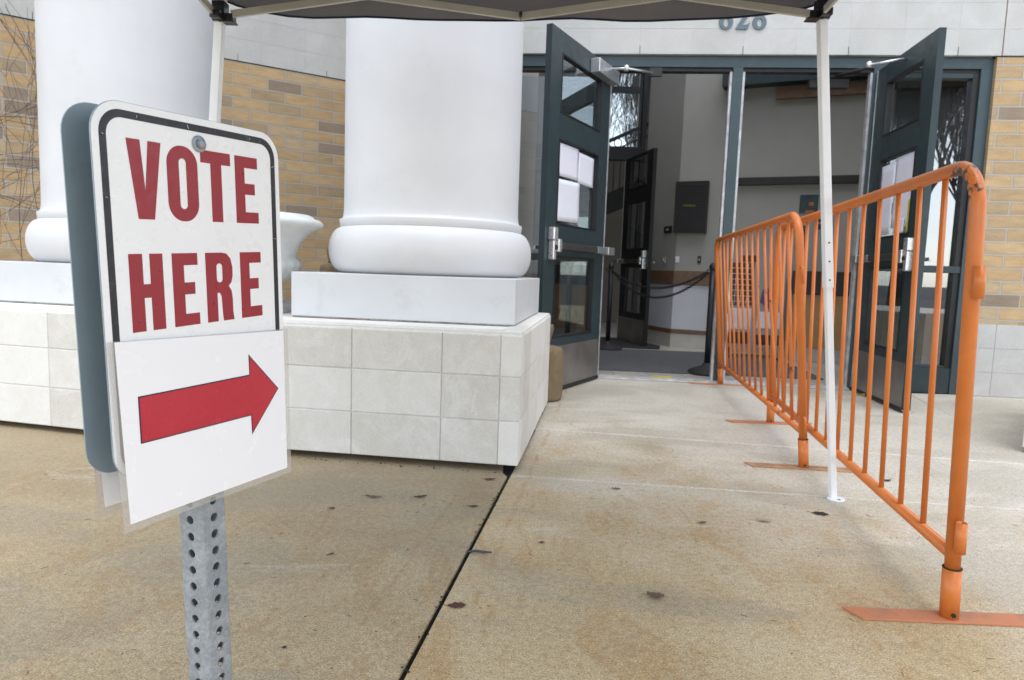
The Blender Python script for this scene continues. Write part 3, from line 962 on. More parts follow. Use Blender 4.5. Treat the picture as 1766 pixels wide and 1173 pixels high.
# wooden wedge under the right door, yellow tape on the threshold
mb = MB()
v = [(0, -.02, 0), (.10, -.02, 0), (.10, .02, 0), (0, .02, 0), (.10, -.02, .03), (.10, .02, .03)]
vs = [mb.bm.verts.new(p) for p in v]
for f in ((0, 3, 2, 1), (1, 2, 5, 4), (0, 1, 4), (3, 5, 2), (0, 4, 5, 3)):
    mb.bm.faces.new([vs[i] for i in f])
o = mb.build('door_wedge', M_wood_o); o.matrix_world = yz_mat((2.70, 5.12, 0.001), (0.2, -1))
tag(o, 'small orange-brown wooden wedge on the ground under the right door', 'wedge')
for a, b, y0, y1, zr, lab in ((0.74, 0.99, 0.165, 0.20, 0.02, 'left strip of yellow tape stuck along the tiles behind the threshold'),
                              (1.17, 1.34, 0.05, 0.11, -0.12, 'crumpled yellow tape lying on the metal threshold in the middle'),
                              (1.42, 1.70, 0.165, 0.19, 0.0, 'faint right strip of yellow tape by the stanchion foot')):
    mb = MB()
    n = 10
    for i in range(n):
        x0, x1 = a + (b - a) * i / n, a + (b - a) * (i + 1) / n + .004
        jj = random.uniform(-.006, .006)
        zz = 0.024 if y0 < .15 else 0.0085
        mb.box(x0, x1, y0 + jj, y1 + jj, zz, zz + .001 + .0004 * i, Matrix.Translation((0, 0, 0)))
    o = mb.build('yellow_tape', M_yellow); o.matrix_world = FM
    tag(o, lab, 'tape', 'yellow tape on the threshold')

# ------------------------------------------------------------------ lobby interior
bld_in = empty('lobby', (2.0, 8.1, 0))
tag(bld_in, 'cream walled lobby with brown wood rails seen through the open doorways', 'room')
LI = Matrix.Translation((-2.0, -8.1, 0))
def lp(name, mb, mat, M=Matrix.Identity(4), bevel=0):
    return mb.build(name, mat, bld_in, bevel=bevel, local=LI @ M)
g = MB(); g.prism([(-0.75, 5.77), (0.65, 5.68), (9, 4.93), (9, 13.5), (-0.75, 13.5)], -0.01, 0.006)
tag(g.build('lobby_floor', M_floor), kind='structure')
W0 = (1.93, 8.12); WDv = Vector((2, -0.9)).normalized()
MW2 = yz_mat((W0[0], W0[1], 0), WDv)
MW1 = yz_mat((1.66, 8.9, 0), (0.27, -0.78))
for M, ln, x0 in ((MW2, 6.6, 0.0), (MW1, 0.825, 0.0)):
    mb = MB(); mb.box(x0, ln, 0.02, 0.2, 0.94, 5.2); lp('cream_wall', mb, M_cream, M)
    if ln > 5:
        mb = MB(); mb.box(x0, 0.75, 0.018, 0.2, 0.232, 0.769); lp('wainscot', mb, M_wainscot, M)
        mb = MB(); mb.box(x0, 0.75, 0.0, 0.2, 0.77, 0.939); lp('wood_band', mb, M_wood, M, 0.003)
        mb = MB(); mb.box(x0, 0.75, 0.005, 0.2, 0.18, 0.231); lp('wood_base', mb, M_wood, M, 0.003)
        mb = MB(); mb.box(x0, 6.6, 0.012, 0.2, 0.006, 0.179); lp('tile_base', mb, M_tilebase, M)
        mb = MB(); mb.box(0.76, 6.6, 0.02, 0.2, 0.18, 0.939); lp('lower_wall', mb, M_cream, M)
        mb = MB(); mb.box(0.52, 4.0, -0.03, 0.019, 1.935, 2.02); lp('wall_rail', mb, M_rail_dark, M, 0.004)
    else:
        mb = MB(); mb.box(x0, ln, 0.018, 0.2, 0.232, 0.769); lp('wainscot', mb, M_wainscot, M)
        mb = MB(); mb.box(x0, ln + .001, 0.0, 0.2, 0.77, 0.939); lp('wood_band', mb, M_wood, M, 0.003)
        mb = MB(); mb.box(x0, ln + .001, 0.005, 0.2, 0.18, 0.231); lp('wood_base', mb, M_wood, M, 0.003)
        mb = MB(); mb.box(x0, ln, 0.012, 0.2, 0.006, 0.179); lp('tile_base', mb, M_tilebase, M)
# outer shell of the lobby: back wall with window, left wall, ceiling with an unseen gap added to light the lobby
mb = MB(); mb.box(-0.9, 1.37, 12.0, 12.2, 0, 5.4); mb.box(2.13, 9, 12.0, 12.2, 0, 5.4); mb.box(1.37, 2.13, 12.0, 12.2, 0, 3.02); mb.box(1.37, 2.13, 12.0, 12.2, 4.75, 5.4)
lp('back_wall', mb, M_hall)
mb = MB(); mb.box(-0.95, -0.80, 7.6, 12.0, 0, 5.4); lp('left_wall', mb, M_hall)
mb = MB(); mb.box(-0.9, 9, 5.9, 6.2, 5.2, 5.35); mb.box(-0.9, 9, 8.4, 13, 5.2, 5.35); mb.box(-0.9, 0.4, 6.2, 8.4, 5.2, 5.35); mb.box(6.5, 9, 6.2, 8.4, 5.2, 5.35)
lp('ceiling', mb, M_cream)
mb = MB(); mb.box(-0.8, 0.86, 8.93, 8.99, 2.531, 5.19); lp('transom_wall', mb, M_hall)
mb = MB(); mb.box(0.862, 1.594, 8.955, 8.961, 2.532, 5.19); lp('transom_glass', mb, M_glass)
# hall window frame
wf = MB()
for a, b in ((1.37, 1.43), (1.49, 1.57), (2.07, 2.13)): wf.box(a, b, 11.95, 12.05, 3.021, 4.749)
wf.box(1.431, 2.069, 11.955, 12.045, 3.022, 3.08); wf.box(1.431, 2.069, 11.955, 12.045, 4.02, 4.12)
lp('window_frame', wf, M_dark)
# inner storefront parallel to the entrance
isf = empty('inner_door_frame', (1.2, 8.9, 0))
tag(isf, 'dark inner door frame across the back of the lobby under the high window', 'door frame')
def ip(name, mb, mat, bevel=0.003): return mb.build(name, mat, isf, bevel=bevel, local=Matrix.Translation((-1.2, -8.9, 0)))
mb = MB(); mb.box(-0.8, 1.655, 8.9, 9.02, 2.36, 2.53); ip('beam', mb, M_dark)
for a, b in ((-0.8, -0.72), (0.05, 0.11), (0.78, 0.86), (1.595, 1.656)):
    mb = MB(); mb.box(a, b, 8.905, 9.015, 0.006, 2.359); ip('post', mb, M_dark)
mb = MB(); mb.box(1.595, 1.656, 8.905, 9.015, 2.531, 5.19); ip('post', mb, M_dark)
mb = MB(); mb.box(-0.8, 0.779, 8.91, 9.01, 0.007, 0.2); ip('rail', mb, M_door)

ind, WI, byI = door('', (1.42, 8.86), (1.60, 7.96), z0=0.012, z1=2.35, face=1, mat=M_dark)
bpy.context.view_layer.update()
tag(ind, 'dark inner door standing open at the back of the lobby, seen nearly edge-on', 'door')

# reception desk, letter board, posters, switches on the lobby walls
dk = empty('reception_desk', mat=MW2 @ Matrix.Translation((1.36, -0.5, 0.006)))
mb = MB(); mb.box(0, 1.9, 0, 0.45, 0.16, 0.72); mb.build('front_panel', M_wood_o, dk, bevel=0.004)
mb = MB(); mb.box(-0.02, 1.92, -0.02, 0.47, 0.7205, 0.965); mb.build('counter_top', M_rail_dark, dk, bevel=0.004)
mb = MB(); mb.box(0.02, 1.88, 0.03, 0.43, 0.0, 0.1595); mb.build('toe_kick', M_tilebase, dk)
tag(dk, 'orange wood reception desk with dark top behind the barricades', 'desk')

lb = empty('letter_board', mat=MW2 @ Matrix.Translation((0.165, -0.0015, 1.39)))
mb = MB(); mb.box(-.19, .19, -.06, .018, 0, .60); mb.box(0, 0.001, 0, 0.001, .3, .301)
mb.build('case', M_wood_d, lb, bevel=0.003)
mb = MB()
for i in range(16): mb.box(-.165, .165, -.066, -.0605, .03 + i * .034, .03 + i * .034 + .022)
mb.build('letter_rows', M_dark, lb)
text_mesh('lettering', 'COUNCIL', 0.032, 0.002, M_text_green, lb, Matrix.Translation((-.085, -.068, .305)) @ STAND)
tag(lb, 'dark wooden letter board with one row of yellow-green letters on the cream wall', 'letter board')
for lab, x, z, w_, h_, mt, nm, M in (
        ('dark double switch plate beside the inner door on the cream wall', 0.62, 1.40, .17, .08, M_rail_dark, 'switch_plate', MW1),
        ('white light switch plate just above the wood band by the wall corner', 0.03, 1.035, .045, .075, M_paper_plain, 'switch_plate', MW2),
        ('small dark outlet plate above the wood band near the barricade', 0.29, 1.035, .04, .085, M_rail_dark, 'outlet_plate', MW2),
        ('pale thermostat box near the inner door latch', 0.57, 1.03, .06, .08, M_tilebase, 'thermostat', MW1)):
    t = empty(nm, mat=M @ Matrix.Translation((x, 0.019, z)))
    mb = MB(); mb.box(-w_ / 2, w_ / 2, -.012, 0, 0, h_); mb.build('plate', mt, t, bevel=0.002)
    mb = MB(); mb.box(-w_ / 6, w_ / 6, -.018, -.0125, h_ * .35, h_ * .65); mb.build('toggle', M_tilebase if mt is M_rail_dark else M_paper_plain, t, bevel=0.001)
    tag(t, lab, 'switch')

p = empty('poster', mat=MW2 @ Matrix.Translation((1.44, 0.018, 1.62)))
mb = MB(); mb.box(-.095, .095, -.006, 0, 0, .20); mb.build('sheet', M_poster_t, p)
for q in ((-.03, .06, .0, .03), (0.0, .05, .08, .12)):
    mb = MB(); mb.box(q[0], q[1], -.008, -.0065, q[2], q[3]); mb.build('print', M_poster_o, p)
tag(p, 'small teal and orange poster on the lobby wall above the orange rail', 'poster')
p = empty('poster', mat=MW2 @ Matrix.Translation((1.60, 0.018, 1.40)))
mb = MB(); mb.box(-.085, .085, -.006, 0, 0, .22); mb.build('sheet', M_print_gy, p)
for i in range(2):
    for j in range(2):
        mb = MB(); mb.box(-.055 + i * .065, -.01 + i * .065, -.008, -.0065, .04 + j * .08, .10 + j * .08)
        mb.build('print', M_rail_dark, p)
tag(p, 'pale notice with four dark squares beside the canopy leg on the lobby wall', 'poster')
p = empty('poster', mat=MW2 @ Matrix.Translation((1.38, 0.018, 1.22)))
mb = MB(); mb.box(-.05, .05, -.006, 0, 0, .26); mb.build('sheet', M_poster_t, p)
mb = MB(); mb.box(-.04, .04, -.008, -.0065, .08, .15); mb.build('print', M_poster_o, p)
tag(p, 'narrow dark poster with an orange band below the teal poster', 'poster')

# beams over the right opening
mb = MB(); mb.box(0.45, 4.2, -0.16, 0.019, 3.02, 3.24); o = mb.build('ceiling_beam', M_door); o.matrix_world = MW2
tag(o, 'dark blue-grey beam high across the lobby over the right doorway', 'beam')
mb = MB(); mb.box(1.02, 3.6, -0.05, 0.0, 2.865, 2.985); o = mb.build('wooden_beam', M_wood); o.matrix_world = MW2
tag(o, 'brown wooden beam below the dark beam inside the right doorway', 'beam')

# stairs and balustrade in the hall
st = empty('staircase', (1.0, 10.4, 0.006))
SL = Matrix.Translation((-1.0, -10.4, -0.006))
x0, z0, x1, z1 = -0.75, 0.95, 2.6, 2.5
mb = MB(); mb.bar((x0, 10.4, z0), (x1, 10.4, z1), 0.06, 0.30); mb.build('stringer', M_rail_dark, st, local=SL)
for i in range(12):
    mb = MB()
    xs = x0 + (x1 - x0) * (i + .1) / 12; zs_ = z0 + (z1 - z0) * (i + .6) / 12
    mb.box(xs, xs + .3, 10.43, 11.4, zs_ - .03, zs_); mb.build('tread', M_wood_d, st, local=SL)
mb = MB(); mb.bar((x0, 10.4, z0 + .95), (x1, 10.4, z1 + .95), 0.05, 0.05); mb.bar((x0, 10.4, z0 + .78), (x1, 10.4, z1 + .78), 0.02, 0.025); mb.build('handrail', M_rail_dark, st, local=SL)
mb = MB()
for i in range(34):
    t = (i + .5) / 34
    X, Z = x0 + (x1 - x0) * t, z0 + (z1 - z0) * t
    mb.tube([(X, 10.4, Z + .1), (X, 10.4, Z + .78)], 0.008, 6)
mb.build('balusters', M_rail_dark, st, local=SL)
mb = MB()
for i in range(20):
    t = (i + .5) / 20
    X, Z = x0 + (x1 - x0) * t, z0 + (z1 - z0) * t + .865
    mb.tube([(X + .06 * cos(a * pi / 6), 10.4, Z + .06 * sin(a * pi / 6)) for a in range(12)], 0.008, 5, closed=True)
mb.build('scroll_band', M_rail_dark, st, local=SL)
tag(st, 'dark staircase with scrolled iron balustrade in the dim hall behind the lobby', 'staircase')

# mats
mb = MB(); mb.prism([(0.55, 5.95), (2.75, 5.80), (2.95, 7.55), (0.75, 7.72)], 0.0085, 0.016)
tag(mb.build('door_mat', M_mat_grey), 'large grey carpet mat on the lobby floor just inside the doors', 'mat')
mb = MB(); mb.prism([(0.4, 7.92), (1.74, 7.80), (1.82, 8.15), (1.50, 9.0), (0.5, 9.0)], 0.0085, 0.020)
tag(mb.build('door_mat', M_mat_dark), 'dark rubber mat in front of the open inner door', 'mat')

# stanchions with chains
def stanchion(loc, label):
    r = empty('stanchion', (*loc, 0.008))
    mb = MB(); mb.lathe([(0.165, 0.0), (0.168, 0.012), (0.160, 0.028), (0.11, 0.052), (0.05, 0.072), (0.036, 0.10)], 36); mb.build('base', M_rubber, r)
    mb = MB(); mb.tube([(0, 0, .098), (0, 0, .93)], 0.027, 16); mb.build('post', M_plastic_k, r)
    mb = MB(); mb.lathe([(0.030, .931), (0.034, .945), (0.032, .965), (0.018, .985), (0.004, .992)], 20); mb.build('cap', M_plastic_k, r)
    mb = MB(); mb.tube([(-.03, 0, .90), (-.05, 0, .90), (-.055, 0, .915), (-.045, 0, .925), (-.03, 0, .925)], 0.005, 6); mb.build('hook', M_plastic_k, r)
    return tag(r, label, 'stanchion', 'black chain posts in the doorway')
stanchion((1.755, 5.93), 'black chain post with round base at the doorway by the barricade end')
stanchion((1.10, 7.62), 'black chain post farther inside, beside the left door hinge edge')
def chain(a, b, sag, label):
    a, b = Vector(a), Vector(b)
    pts = []
    N = 200
    for i in range(N + 1):
        t = i / N
        p = a.lerp(b, t); p.z -= sag * 4 * t * (1 - t)
        pts.append(p)
    mb = MB()
    link = .034; acc = 0; flip = 0; last = pts[0]
    i = 0
    while i < N:
        j = i
        while j < N and (pts[j] - pts[i]).length < link * .74: j += 1
        c = (pts[i] + pts[j]) / 2; d = (pts[j] - pts[i])
        if d.length < 1e-4: break
        d.normalize()
        s_ = Vector((0, 0, 1)).cross(d).normalized() if not flip else Vector((0, 0, 1)) - d * d.z
        s_.normalize()
        ring = []
        for q in range(10):
            an = 2 * pi * q / 10
            ring.append(c + d * (link * .5 * cos(an)) + s_ * (.011 * sin(an)))
        mb.tube(ring, 0.0042, 5, closed=True)
        flip ^= 1; i = j
    o = mb.build('chain', M_plastic_k)
    return tag(o, label, 'chain', 'black plastic chains between the posts')
chain((1.705, 5.93, .915), (1.10, 7.59, .915), 0.17, 'upper black plastic chain sagging between the two posts')
chain((1.715, 5.94, .905), (1.11, 7.59, .905), 0.255, 'lower black plastic chain hanging beneath the other chain')

# information board behind the barricade
ib = empty('information_board', (2.62, 7.25, 0.02), radians(-14))
mb = MB(); mb.box(-.30, .30, -.012, .012, .10, 1.17); mb.build('panel', M_print_gy, ib, bevel=.003)
mb = MB(); mb.box(-.27, -.03, -.016, -.0125, .56, 1.02); mb.build('dark_print', M_print_br, ib)
for q in ((-.18, .0, 1.03, 1.10), (-.29, -.03, .14, .27), (.03, .27, .14, .25)):
    mb = MB(); mb.box(q[0], q[1], -.016, -.0125, q[2], q[3]); mb.build('dark_print', M_print_br, ib)
mb = MB()
for i in range(7): mb.box(-.265, -.035, -.018, -.0165, .60 + i * .06, .605 + i * .06)
for i in range(3): mb.box(-.215 + i * .06, -.21 + i * .06, -.0195, -.0185, .57, 1.01)
mb.build('grid_lines', M_paper_plain, ib)
for q in ((-.27, -.03, .30, .53), (.03, .27, .32, .50)):
    mb = MB(); mb.box(q[0], q[1], -.016, -.0125, q[2], q[3]); mb.build('white_print', M_paper_plain, ib)
mb = MB(); mb.box(.17, .24, -.016, -.0125, .88, .97); mb.build('red_print', M_print_rd, ib)
mb = MB(); mb.prism([(.05, .60), (.20, .50), (.24, .62), (.15, .76), (.07, .74)], 0, .003); mb.build('violet_print', M_print_bl, ib, local=Matrix.Translation((0, -.0135, 0)) @ STAND)
for sx in (-1, 1):
    mb = MB(); mb.box(sx * .24 - .012, sx * .24 + .012, -.18, .18, 0, .022); mb.box(sx * .24 - .012, sx * .24 + .012, .0125, .03, .0225, .5); mb.build('foot', M_rail_dark, ib)
tag(ib, 'freestanding white board with dark picture grid behind the far barricade', 'board')

# ------------------------------------------------------------------ sandbags
def sack(loc, h, r, label, rz=0.0):
    root = empty('sandbag', loc, rz)
    prof = [(r * .75, 0), (r * .95, h * .012), (r * 1.0, h * .06), (r * 1.02, h * .3), (r * 1.0, h * .55), (r * .98, h * .82), (r * .92, h * .94), (r * .70, h * .985), (r * .22, h * 1.0)]
    def wob(a, z, i):
        return 1 + .035 * sin(3 * a + z * 9) + .03 * sin(7 * a - z * 31) + .02 * sin(11 * a + z * 40)
    mb = MB(); mb.lathe(prof, 40, wob=wob); o = mb.build('bag', M_sack, root)
    ss = o.modifiers.new('s', 'SUBSURF'); ss.levels = 1; ss.render_levels = 2
    mb = MB()
    mb.lathe([(r * .20, h * .99), (r * .17, h * 1.04), (r * .22, h * 1.12), (r * .30, h * 1.30), (r * .26, h * 1.38), (r * .08, h * 1.35)], 28, wob=lambda a, z, i: 1 + .28 * sin(5 * a + z * 14) + .1 * sin(9 * a))
    mb.build('gathered_neck', M_sack, root)
    mb = MB(); mb.tube([(r * .19 * cos(t * pi / 6), r * .19 * sin(t * pi / 6), h * 1.035) for t in range(12)], r * .035, 6, closed=True); mb.build('tie', M_wood, root)
    return tag(root, label, 'sandbag', 'tan canvas sandbags')
sack((0.235, 4.50, 0), 0.375, 0.118, 'tan canvas sandbag standing against the left door beside the stone base')
sack((-1.110, 4.05, 0.606), 0.27, 0.070, 'tan canvas sandbag peeking out behind the middle column base')

# ------------------------------------------------------------------ urn
ur = empty('garden_urn', (-1.335, 3.50, 0.6055))
def gad(a, z, i): return 1 + (0.045 * abs(sin(11 * a + z * 9)) if .155 < z < .275 else 0)
mb = MB(); mb.box(-.135, .135, -.135, .135, 0, .055); mb.build('foot_block', M_urn, ur, bevel=.004)
mb = MB()
mb.lathe([(.12, .056), (.128, .065), (.125, .085), (.09, .10), (.055, .115), (.05, .135), (.065, .148), (.10, .16), (.15, .18), (.185, .205), (.205, .235), (.21, .26), (.20, .278), (.185, .29), (.187, .31), (.20, .35), (.225, .39), (.262, .425), (.30, .445), (.318, .452), (.325, .462), (.322, .475), (.305, .487), (.28, .492), (.272, .505), (.26, .510), (.235, .505), (.20, .46), (.17, .38), (.10, .34), (.01, .33)], 110, wob=gad)
mb.build('bowl', M_urn, ur)
tag(ur, 'white fluted garden urn between the two columns, half hidden by the vote sign', 'urn')

# ------------------------------------------------------------------ barricades
def barricade(loc, d, LEN, mat, near, far, label, bent=False, lean=0.0, turn=(0, 0)):
    """Local x from the near post to the far one, z up."""
    root = empty('crowd_barricade', mat=yz_mat((loc[0], loc[1], 0), d) @ Matrix.Rotation(-lean, 4, 'X'))
    H, R, r = 1.168, 0.115, 0.0185
    path = [(0, 0, .10), (0, 0, H - R)]
    for i in range(1, 9):
        a = pi - (pi / 2) * i / 8
        path.append((R + R * cos(a), 0, H - R + R * sin(a)))
    path.append((LEN - R, 0, H))
    for i in range(1, 9):
        a = pi / 2 - (pi / 2) * i / 8
        path.append((LEN - R + R * cos(a), 0, H - R + R * sin(a)))
    path.append((LEN, 0, .10))
    mb = MB(); mb.tube(path, r, 18); mb.build('outer_frame', mat, root)
    mb = MB(); mb.tube([(.0, 0, .172), (LEN, 0, .172)], 0.0165, 14); mb.build('bottom_rail', mat, root)
    n = 13
    for i in range(n):
        x = .187 + (LEN - .374) * i / (n - 1)
        zt = H - r * .6 if R < x < LEN - R else H - .03
        off = 0.0
        pts = [(x, 0, .175), (x, 0, zt)]
        if bent and i in (9, 10, 2, 4):
            pts = [(x, 0, .175), (x + .004, .002, .5), (x + random.uniform(-.02, .02), .012, .75), (x + .002, 0, zt)]
        mb = MB(); mb.tube(pts, 0.0082, 10); mb.build('bar', mat, root)
    for x in (0, LEN):
        mb = MB(); mb.tube([(x, 0, .0065), (x, 0, .137)], 0.0225, 18); sl_ = mb.build('foot_socket', M_orange, root)
        mb = MB(); mb.tube([(x, -.0, .1375), (x, 0, .1395)], 0.0231, 18); mb.build('socket_lip', M_dark, sl_)
        mb = MB()
        rr = .03
        mb.prism([(-rr, -.235), (rr, -.262), (rr, .262), (-rr, .235)], 0.0006, 0.0066)
        o = mb.build('foot_plate', M_rusty_foot if (bent and x == 0) else M_orange_foot, root, bevel=0.001); o.matrix_local = Matrix.Translation((x, 0, 0)) @ Matrix.Rotation(lean, 4, 'X') @ Matrix.Rotation(turn[0 if x == 0 else 1], 4, 'Z')
        mb = MB(); mb.tube([(x - .0232, 0, .02), (x - .027, 0, .02)], .006, 6); mb.build('bolt', M_dark, sl_)
    for kind, x, sx in ((near, 0, -1), (far, LEN, 1)):
        for z in ((.88, .235) if kind == 'loop' else (.93, .245)):
            mb = MB()
            if kind == 'loop':
                xc = x + sx * (r + .0135)
                prof_o, prof_i = .0135, .0105
                seg = 16
                ra = []
                for zz in (z - .0, z + .0):
                    pass
                rings = []
                for rad, zz in ((prof_o, z - .045), (prof_o, z + .035), (prof_i, z + .035), (prof_i, z - .045)):
                    rings.append([mb.bm.verts.new((xc + rad * cos(2 * pi * j / seg), rad * sin(2 * pi * j / seg), zz)) for j in range(seg)])
                for a, b in zip(rings, rings[1:] + rings[:1]):
                    for j in range(seg):
                        f = mb.bm.faces.new((a[j], a[(j + 1) % seg], b[(j + 1) % seg], b[j])); f.smooth = True
                mb.build('coupling_sleeve', M_orange, root)
            else:
                xc = x + sx * r
                pts = [(xc - sx * .006, 0, z)]
                for t in range(0, 7):
                    a = pi / 2 - t * pi / 12
                    pts.append((xc + sx * (.012 + .012 * cos(pi / 2 - t * pi / 12)), 0, z - .012 + .012 * sin(a) + .0))
                pts.append((xc + sx * .026, 0, z - .075))
                mb.tube(pts, .0062, 8)
                mb.build('coupling_hook', M_orange, root)
    return tag(root, label, 'barricade', 'orange steel crowd barricades')
barricade((1.163, 1.660), (0.417, 2.313), 2.350, M_orange_a, 'loop', 'hook', 'nearest orange crowd barricade, its end post at the right foreground', False, radians(1.7), (radians(9), radians(9)))
barricade((1.371, 3.019), (0.345, 2.366), 2.40, M_orange_b, 'hook', 'loop', 'farther orange crowd barricade with chipped paint reaching the doorway', True, radians(5.2), (radians(3), radians(8)))
# worn patch at the top corner of the nearest barricade (bare grey steel showing)

# ------------------------------------------------------------------ canopy tent
cn = empty('canopy_tent', (0, 1.4, 0))
CL = Matrix.Translation((0, -1.4, 0))
def cp(name, mb, mat, parent=None, bevel=0):
    if parent is None:
        return mb.build(name, mat, cn, bevel=bevel, local=CL)
    return mb.build(name, mat, parent, bevel=bevel)
XL, XR, YB, YF = -1.078, 1.062, 2.48, 0.34
zb = {('L', 'B'): 1.735, ('R', 'B'): 1.812, ('L', 'F'): 1.74, ('R', 'F'): 1.80}
legs = {('L', 'B'): ((XL, YB), (-1.262, 2.62)), ('R', 'B'): ((XR, YB), (1.307, 2.600)), ('L', 'F'): ((XL, YF), (-1.262, 0.16)), ('R', 'F'): ((XR, YF), (1.28, 0.14))}
for kx, ((tx, ty), (fx, fy)) in legs.items():
    zt = zb[kx]
    top = Vector((tx, ty, zt)); foot = Vector((fx, fy, 0.006))
    mid = foot.lerp(top, 0.462)
    up = top + (top - foot).normalized() * 0.20
    ydir = (0, 1, 0)
    mb = MB(); mb.bar(mid, up, 0.031, 0.031, ydir); lg = cp('leg', mb, M_leg, bevel=0.003)
    mb = MB(); mb.bar(foot, mid + (top - foot) * .02, 0.0245, 0.0245, ydir); l2 = mb.build('lower_leg', M_leg, lg, bevel=0.002)
    mb = MB()
    nrm = (mid - foot).normalized()
    for q in (.03, .10, .17):
        c = mid + nrm * q
        mb.tube([c + Vector((0, -.0155, 0)), c + Vector((0, -.0172, 0))], .0035, 8)
    mb.build('adjustment_hole', M_dark, lg)
    mb = MB(); mb.lathe([(.034, .0005), (.034, .005), (.030, .006)], 16, (fx + .006, fy - .012, 0)); mb.build('foot_plate', M_leg, lg)
    mb = MB(); mb.lathe([(.006, .0062), (.006, .0068)], 10, (fx + .010, fy - .032, 0)); mb.build('foot_hole', M_dark, lg)
    # bracket
    sx = 1 if kx[0] == 'L' else -1; sy = -1 if kx[1] == 'B' else 1
    mb = MB()
    m = Matrix.Translation((tx, ty, zt))
    mb.box(-.022, .022, -.022, .022, -.024, .045, m)
    mb.box(min(0, sx * .050), max(0, sx * .050), -.018, .018, -.022, .004, m)
    mb.box(-.018, .018, min(0, sy * .050), max(0, sy * .050), -.0225, .0035, m)
    mb.box(min(0, sx * .055), max(0, sx * .055), -.021, .021, -.0265, -.021, m)
    bk = cp('corner_bracket', mb, M_plastic_k, bevel=0.002)
    # upper bracket
    mb = MB(); mu = Matrix.Translation((tx, ty, zt + .19))
    mb.box(-.026, .026, -.026, .026, -.03, .04, mu); mb.box(min(0, sx * .06), max(0, sx * .06), -.018, .018, -.02, .015, mu); mb.box(-.018, .018, min(0, sy * .06), max(0, sy * .06), -.0205, .0145, mu)
    cp('corner_bracket', mb, M_plastic_k, bevel=0.002)
def truss(a, b, za, zb_):
    a = Vector((*a, za)); b = Vector((*b, zb_))
    n = (b - a).cross(Vector((0, 0, 1))).normalized() * .011
    P = lambda t, h: a.lerp(b, t) + Vector((0, 0, h))
    hi_ = .135
    for (t0, h0, t1, h1, sg) in ((.02, 0, .5, hi_, 1), (0.02, hi_, .5, 0, -1), (.5, hi_, .98, 0, 1), (.5, 0, .98, hi_, -1)):
        mb = MB(); mb.bar(P(t0, h0) + n * sg, P(t1, h1) + n * sg, 0.012, 0.026, (0, 0, 1)); cp('truss_bar', mb, M_bar, bevel=0.002)
    for t, h in ((.26, hi_ / 2), (.5, 0), (.5, hi_), (.74, hi_ / 2)):
        mb = MB(); q = P(t, h); mb.tube([q - n * 2.1, q + n * 2.1], .006, 8); cp('pivot_bolt', mb, M_dark)
truss((XL, YB), (XR, YB), 1.735, 1.805)
truss((XL, YF), (XR, YF), 1.735, 1.805)
truss((XL, YB), (XL, YF), 1.735, 1.735)
truss((XR, YB), (XR, YF), 1.805, 1.805)
# fabric: four roof panels and valance
mb = MB()
ex = .055
XA, XB, YA, YC = XL - ex, XR + ex, YF - ex, YB + ex
peak = Vector(((XL + XR) / 2, (YF + YB) / 2, 2.72))
def edge_pts(a, b, za, zb_, n=24):
    return [(a[0] + (b[0] - a[0]) * i / n, a[1] + (b[1] - a[1]) * i / n, za + (zb_ - za) * i / n) for i in range(n + 1)]
cor = [((XA, YA), 2.005), ((XB, YA), 2.06), ((XB, YC), 2.07), ((XA, YC), 2.005)]
for q in range(4):
    (a, za), (b, zb_) = cor[q], cor[(q + 1) % 4]
    E1 = edge_pts(a, b, za, zb_)
    n = 24
    rows = []
    for lev in range(9):
        t = lev / 8
        row = []
        for i, p in enumerate(E1):
            u = i / n
            sag = -.05 * 4 * t * (1 - t) * (4 * u * (1 - u)) - .012 * (1 - t) * 4 * u * (1 - u)
            v = Vector(p).lerp(peak, t); v.z += sag
            row.append(mb.bm.verts.new(v))
        rows.append(row)
    # valance
    low = []
    for i, p in enumerate(E1):
        u = i / n
        outw = Vector((p[0] - peak.x, p[1] - peak.y, 0)).normalized() * (.010 + .006 * sin(u * 37 + q))
        drop = .250 + .012 * 4 * u * (1 - u) + .004 * sin(u * 21 + q) - .07 * (abs(2 * u - 1) ** 8)
        low.append(mb.bm.verts.new(Vector(p) + outw + Vector((0, 0, -drop))))
    for i in range(n):
        f = mb.bm.faces.new((low[i], low[i + 1], rows[0][i + 1], rows[0][i])); f.smooth = True
    for r0, r1 in zip(rows, rows[1:]):
        for i in range(n):
            if (r1[i].co - r1[i + 1].co).length < 1e-6:
                mb.bm.faces.new((r0[i], r0[i + 1], r1[i]))
            else:
                f = mb.bm.faces.new((r0[i], r0[i + 1], r1[i + 1], r1[i])); f.smooth = True
    if q == 0: hemline = []
    hemline.append([v.co.copy() for v in low])
bmesh.ops.remove_doubles(mb.bm, verts=mb.bm.verts, dist=1e-4)
fab = cp('canopy_cover', mb, M_fabric)
sm = fab.modifiers.new('t', 'SOLIDIFY'); sm.thickness = 0.001
for hl in hemline:
    mb = MB(); mb.tube([p + Vector((0, 0, .002)) for p in hl], .0035, 6); mb.build('hem', M_hem, fab)
tag(cn, 'dark navy pop-up canopy on slanted white legs over the entrance walk', 'canopy')

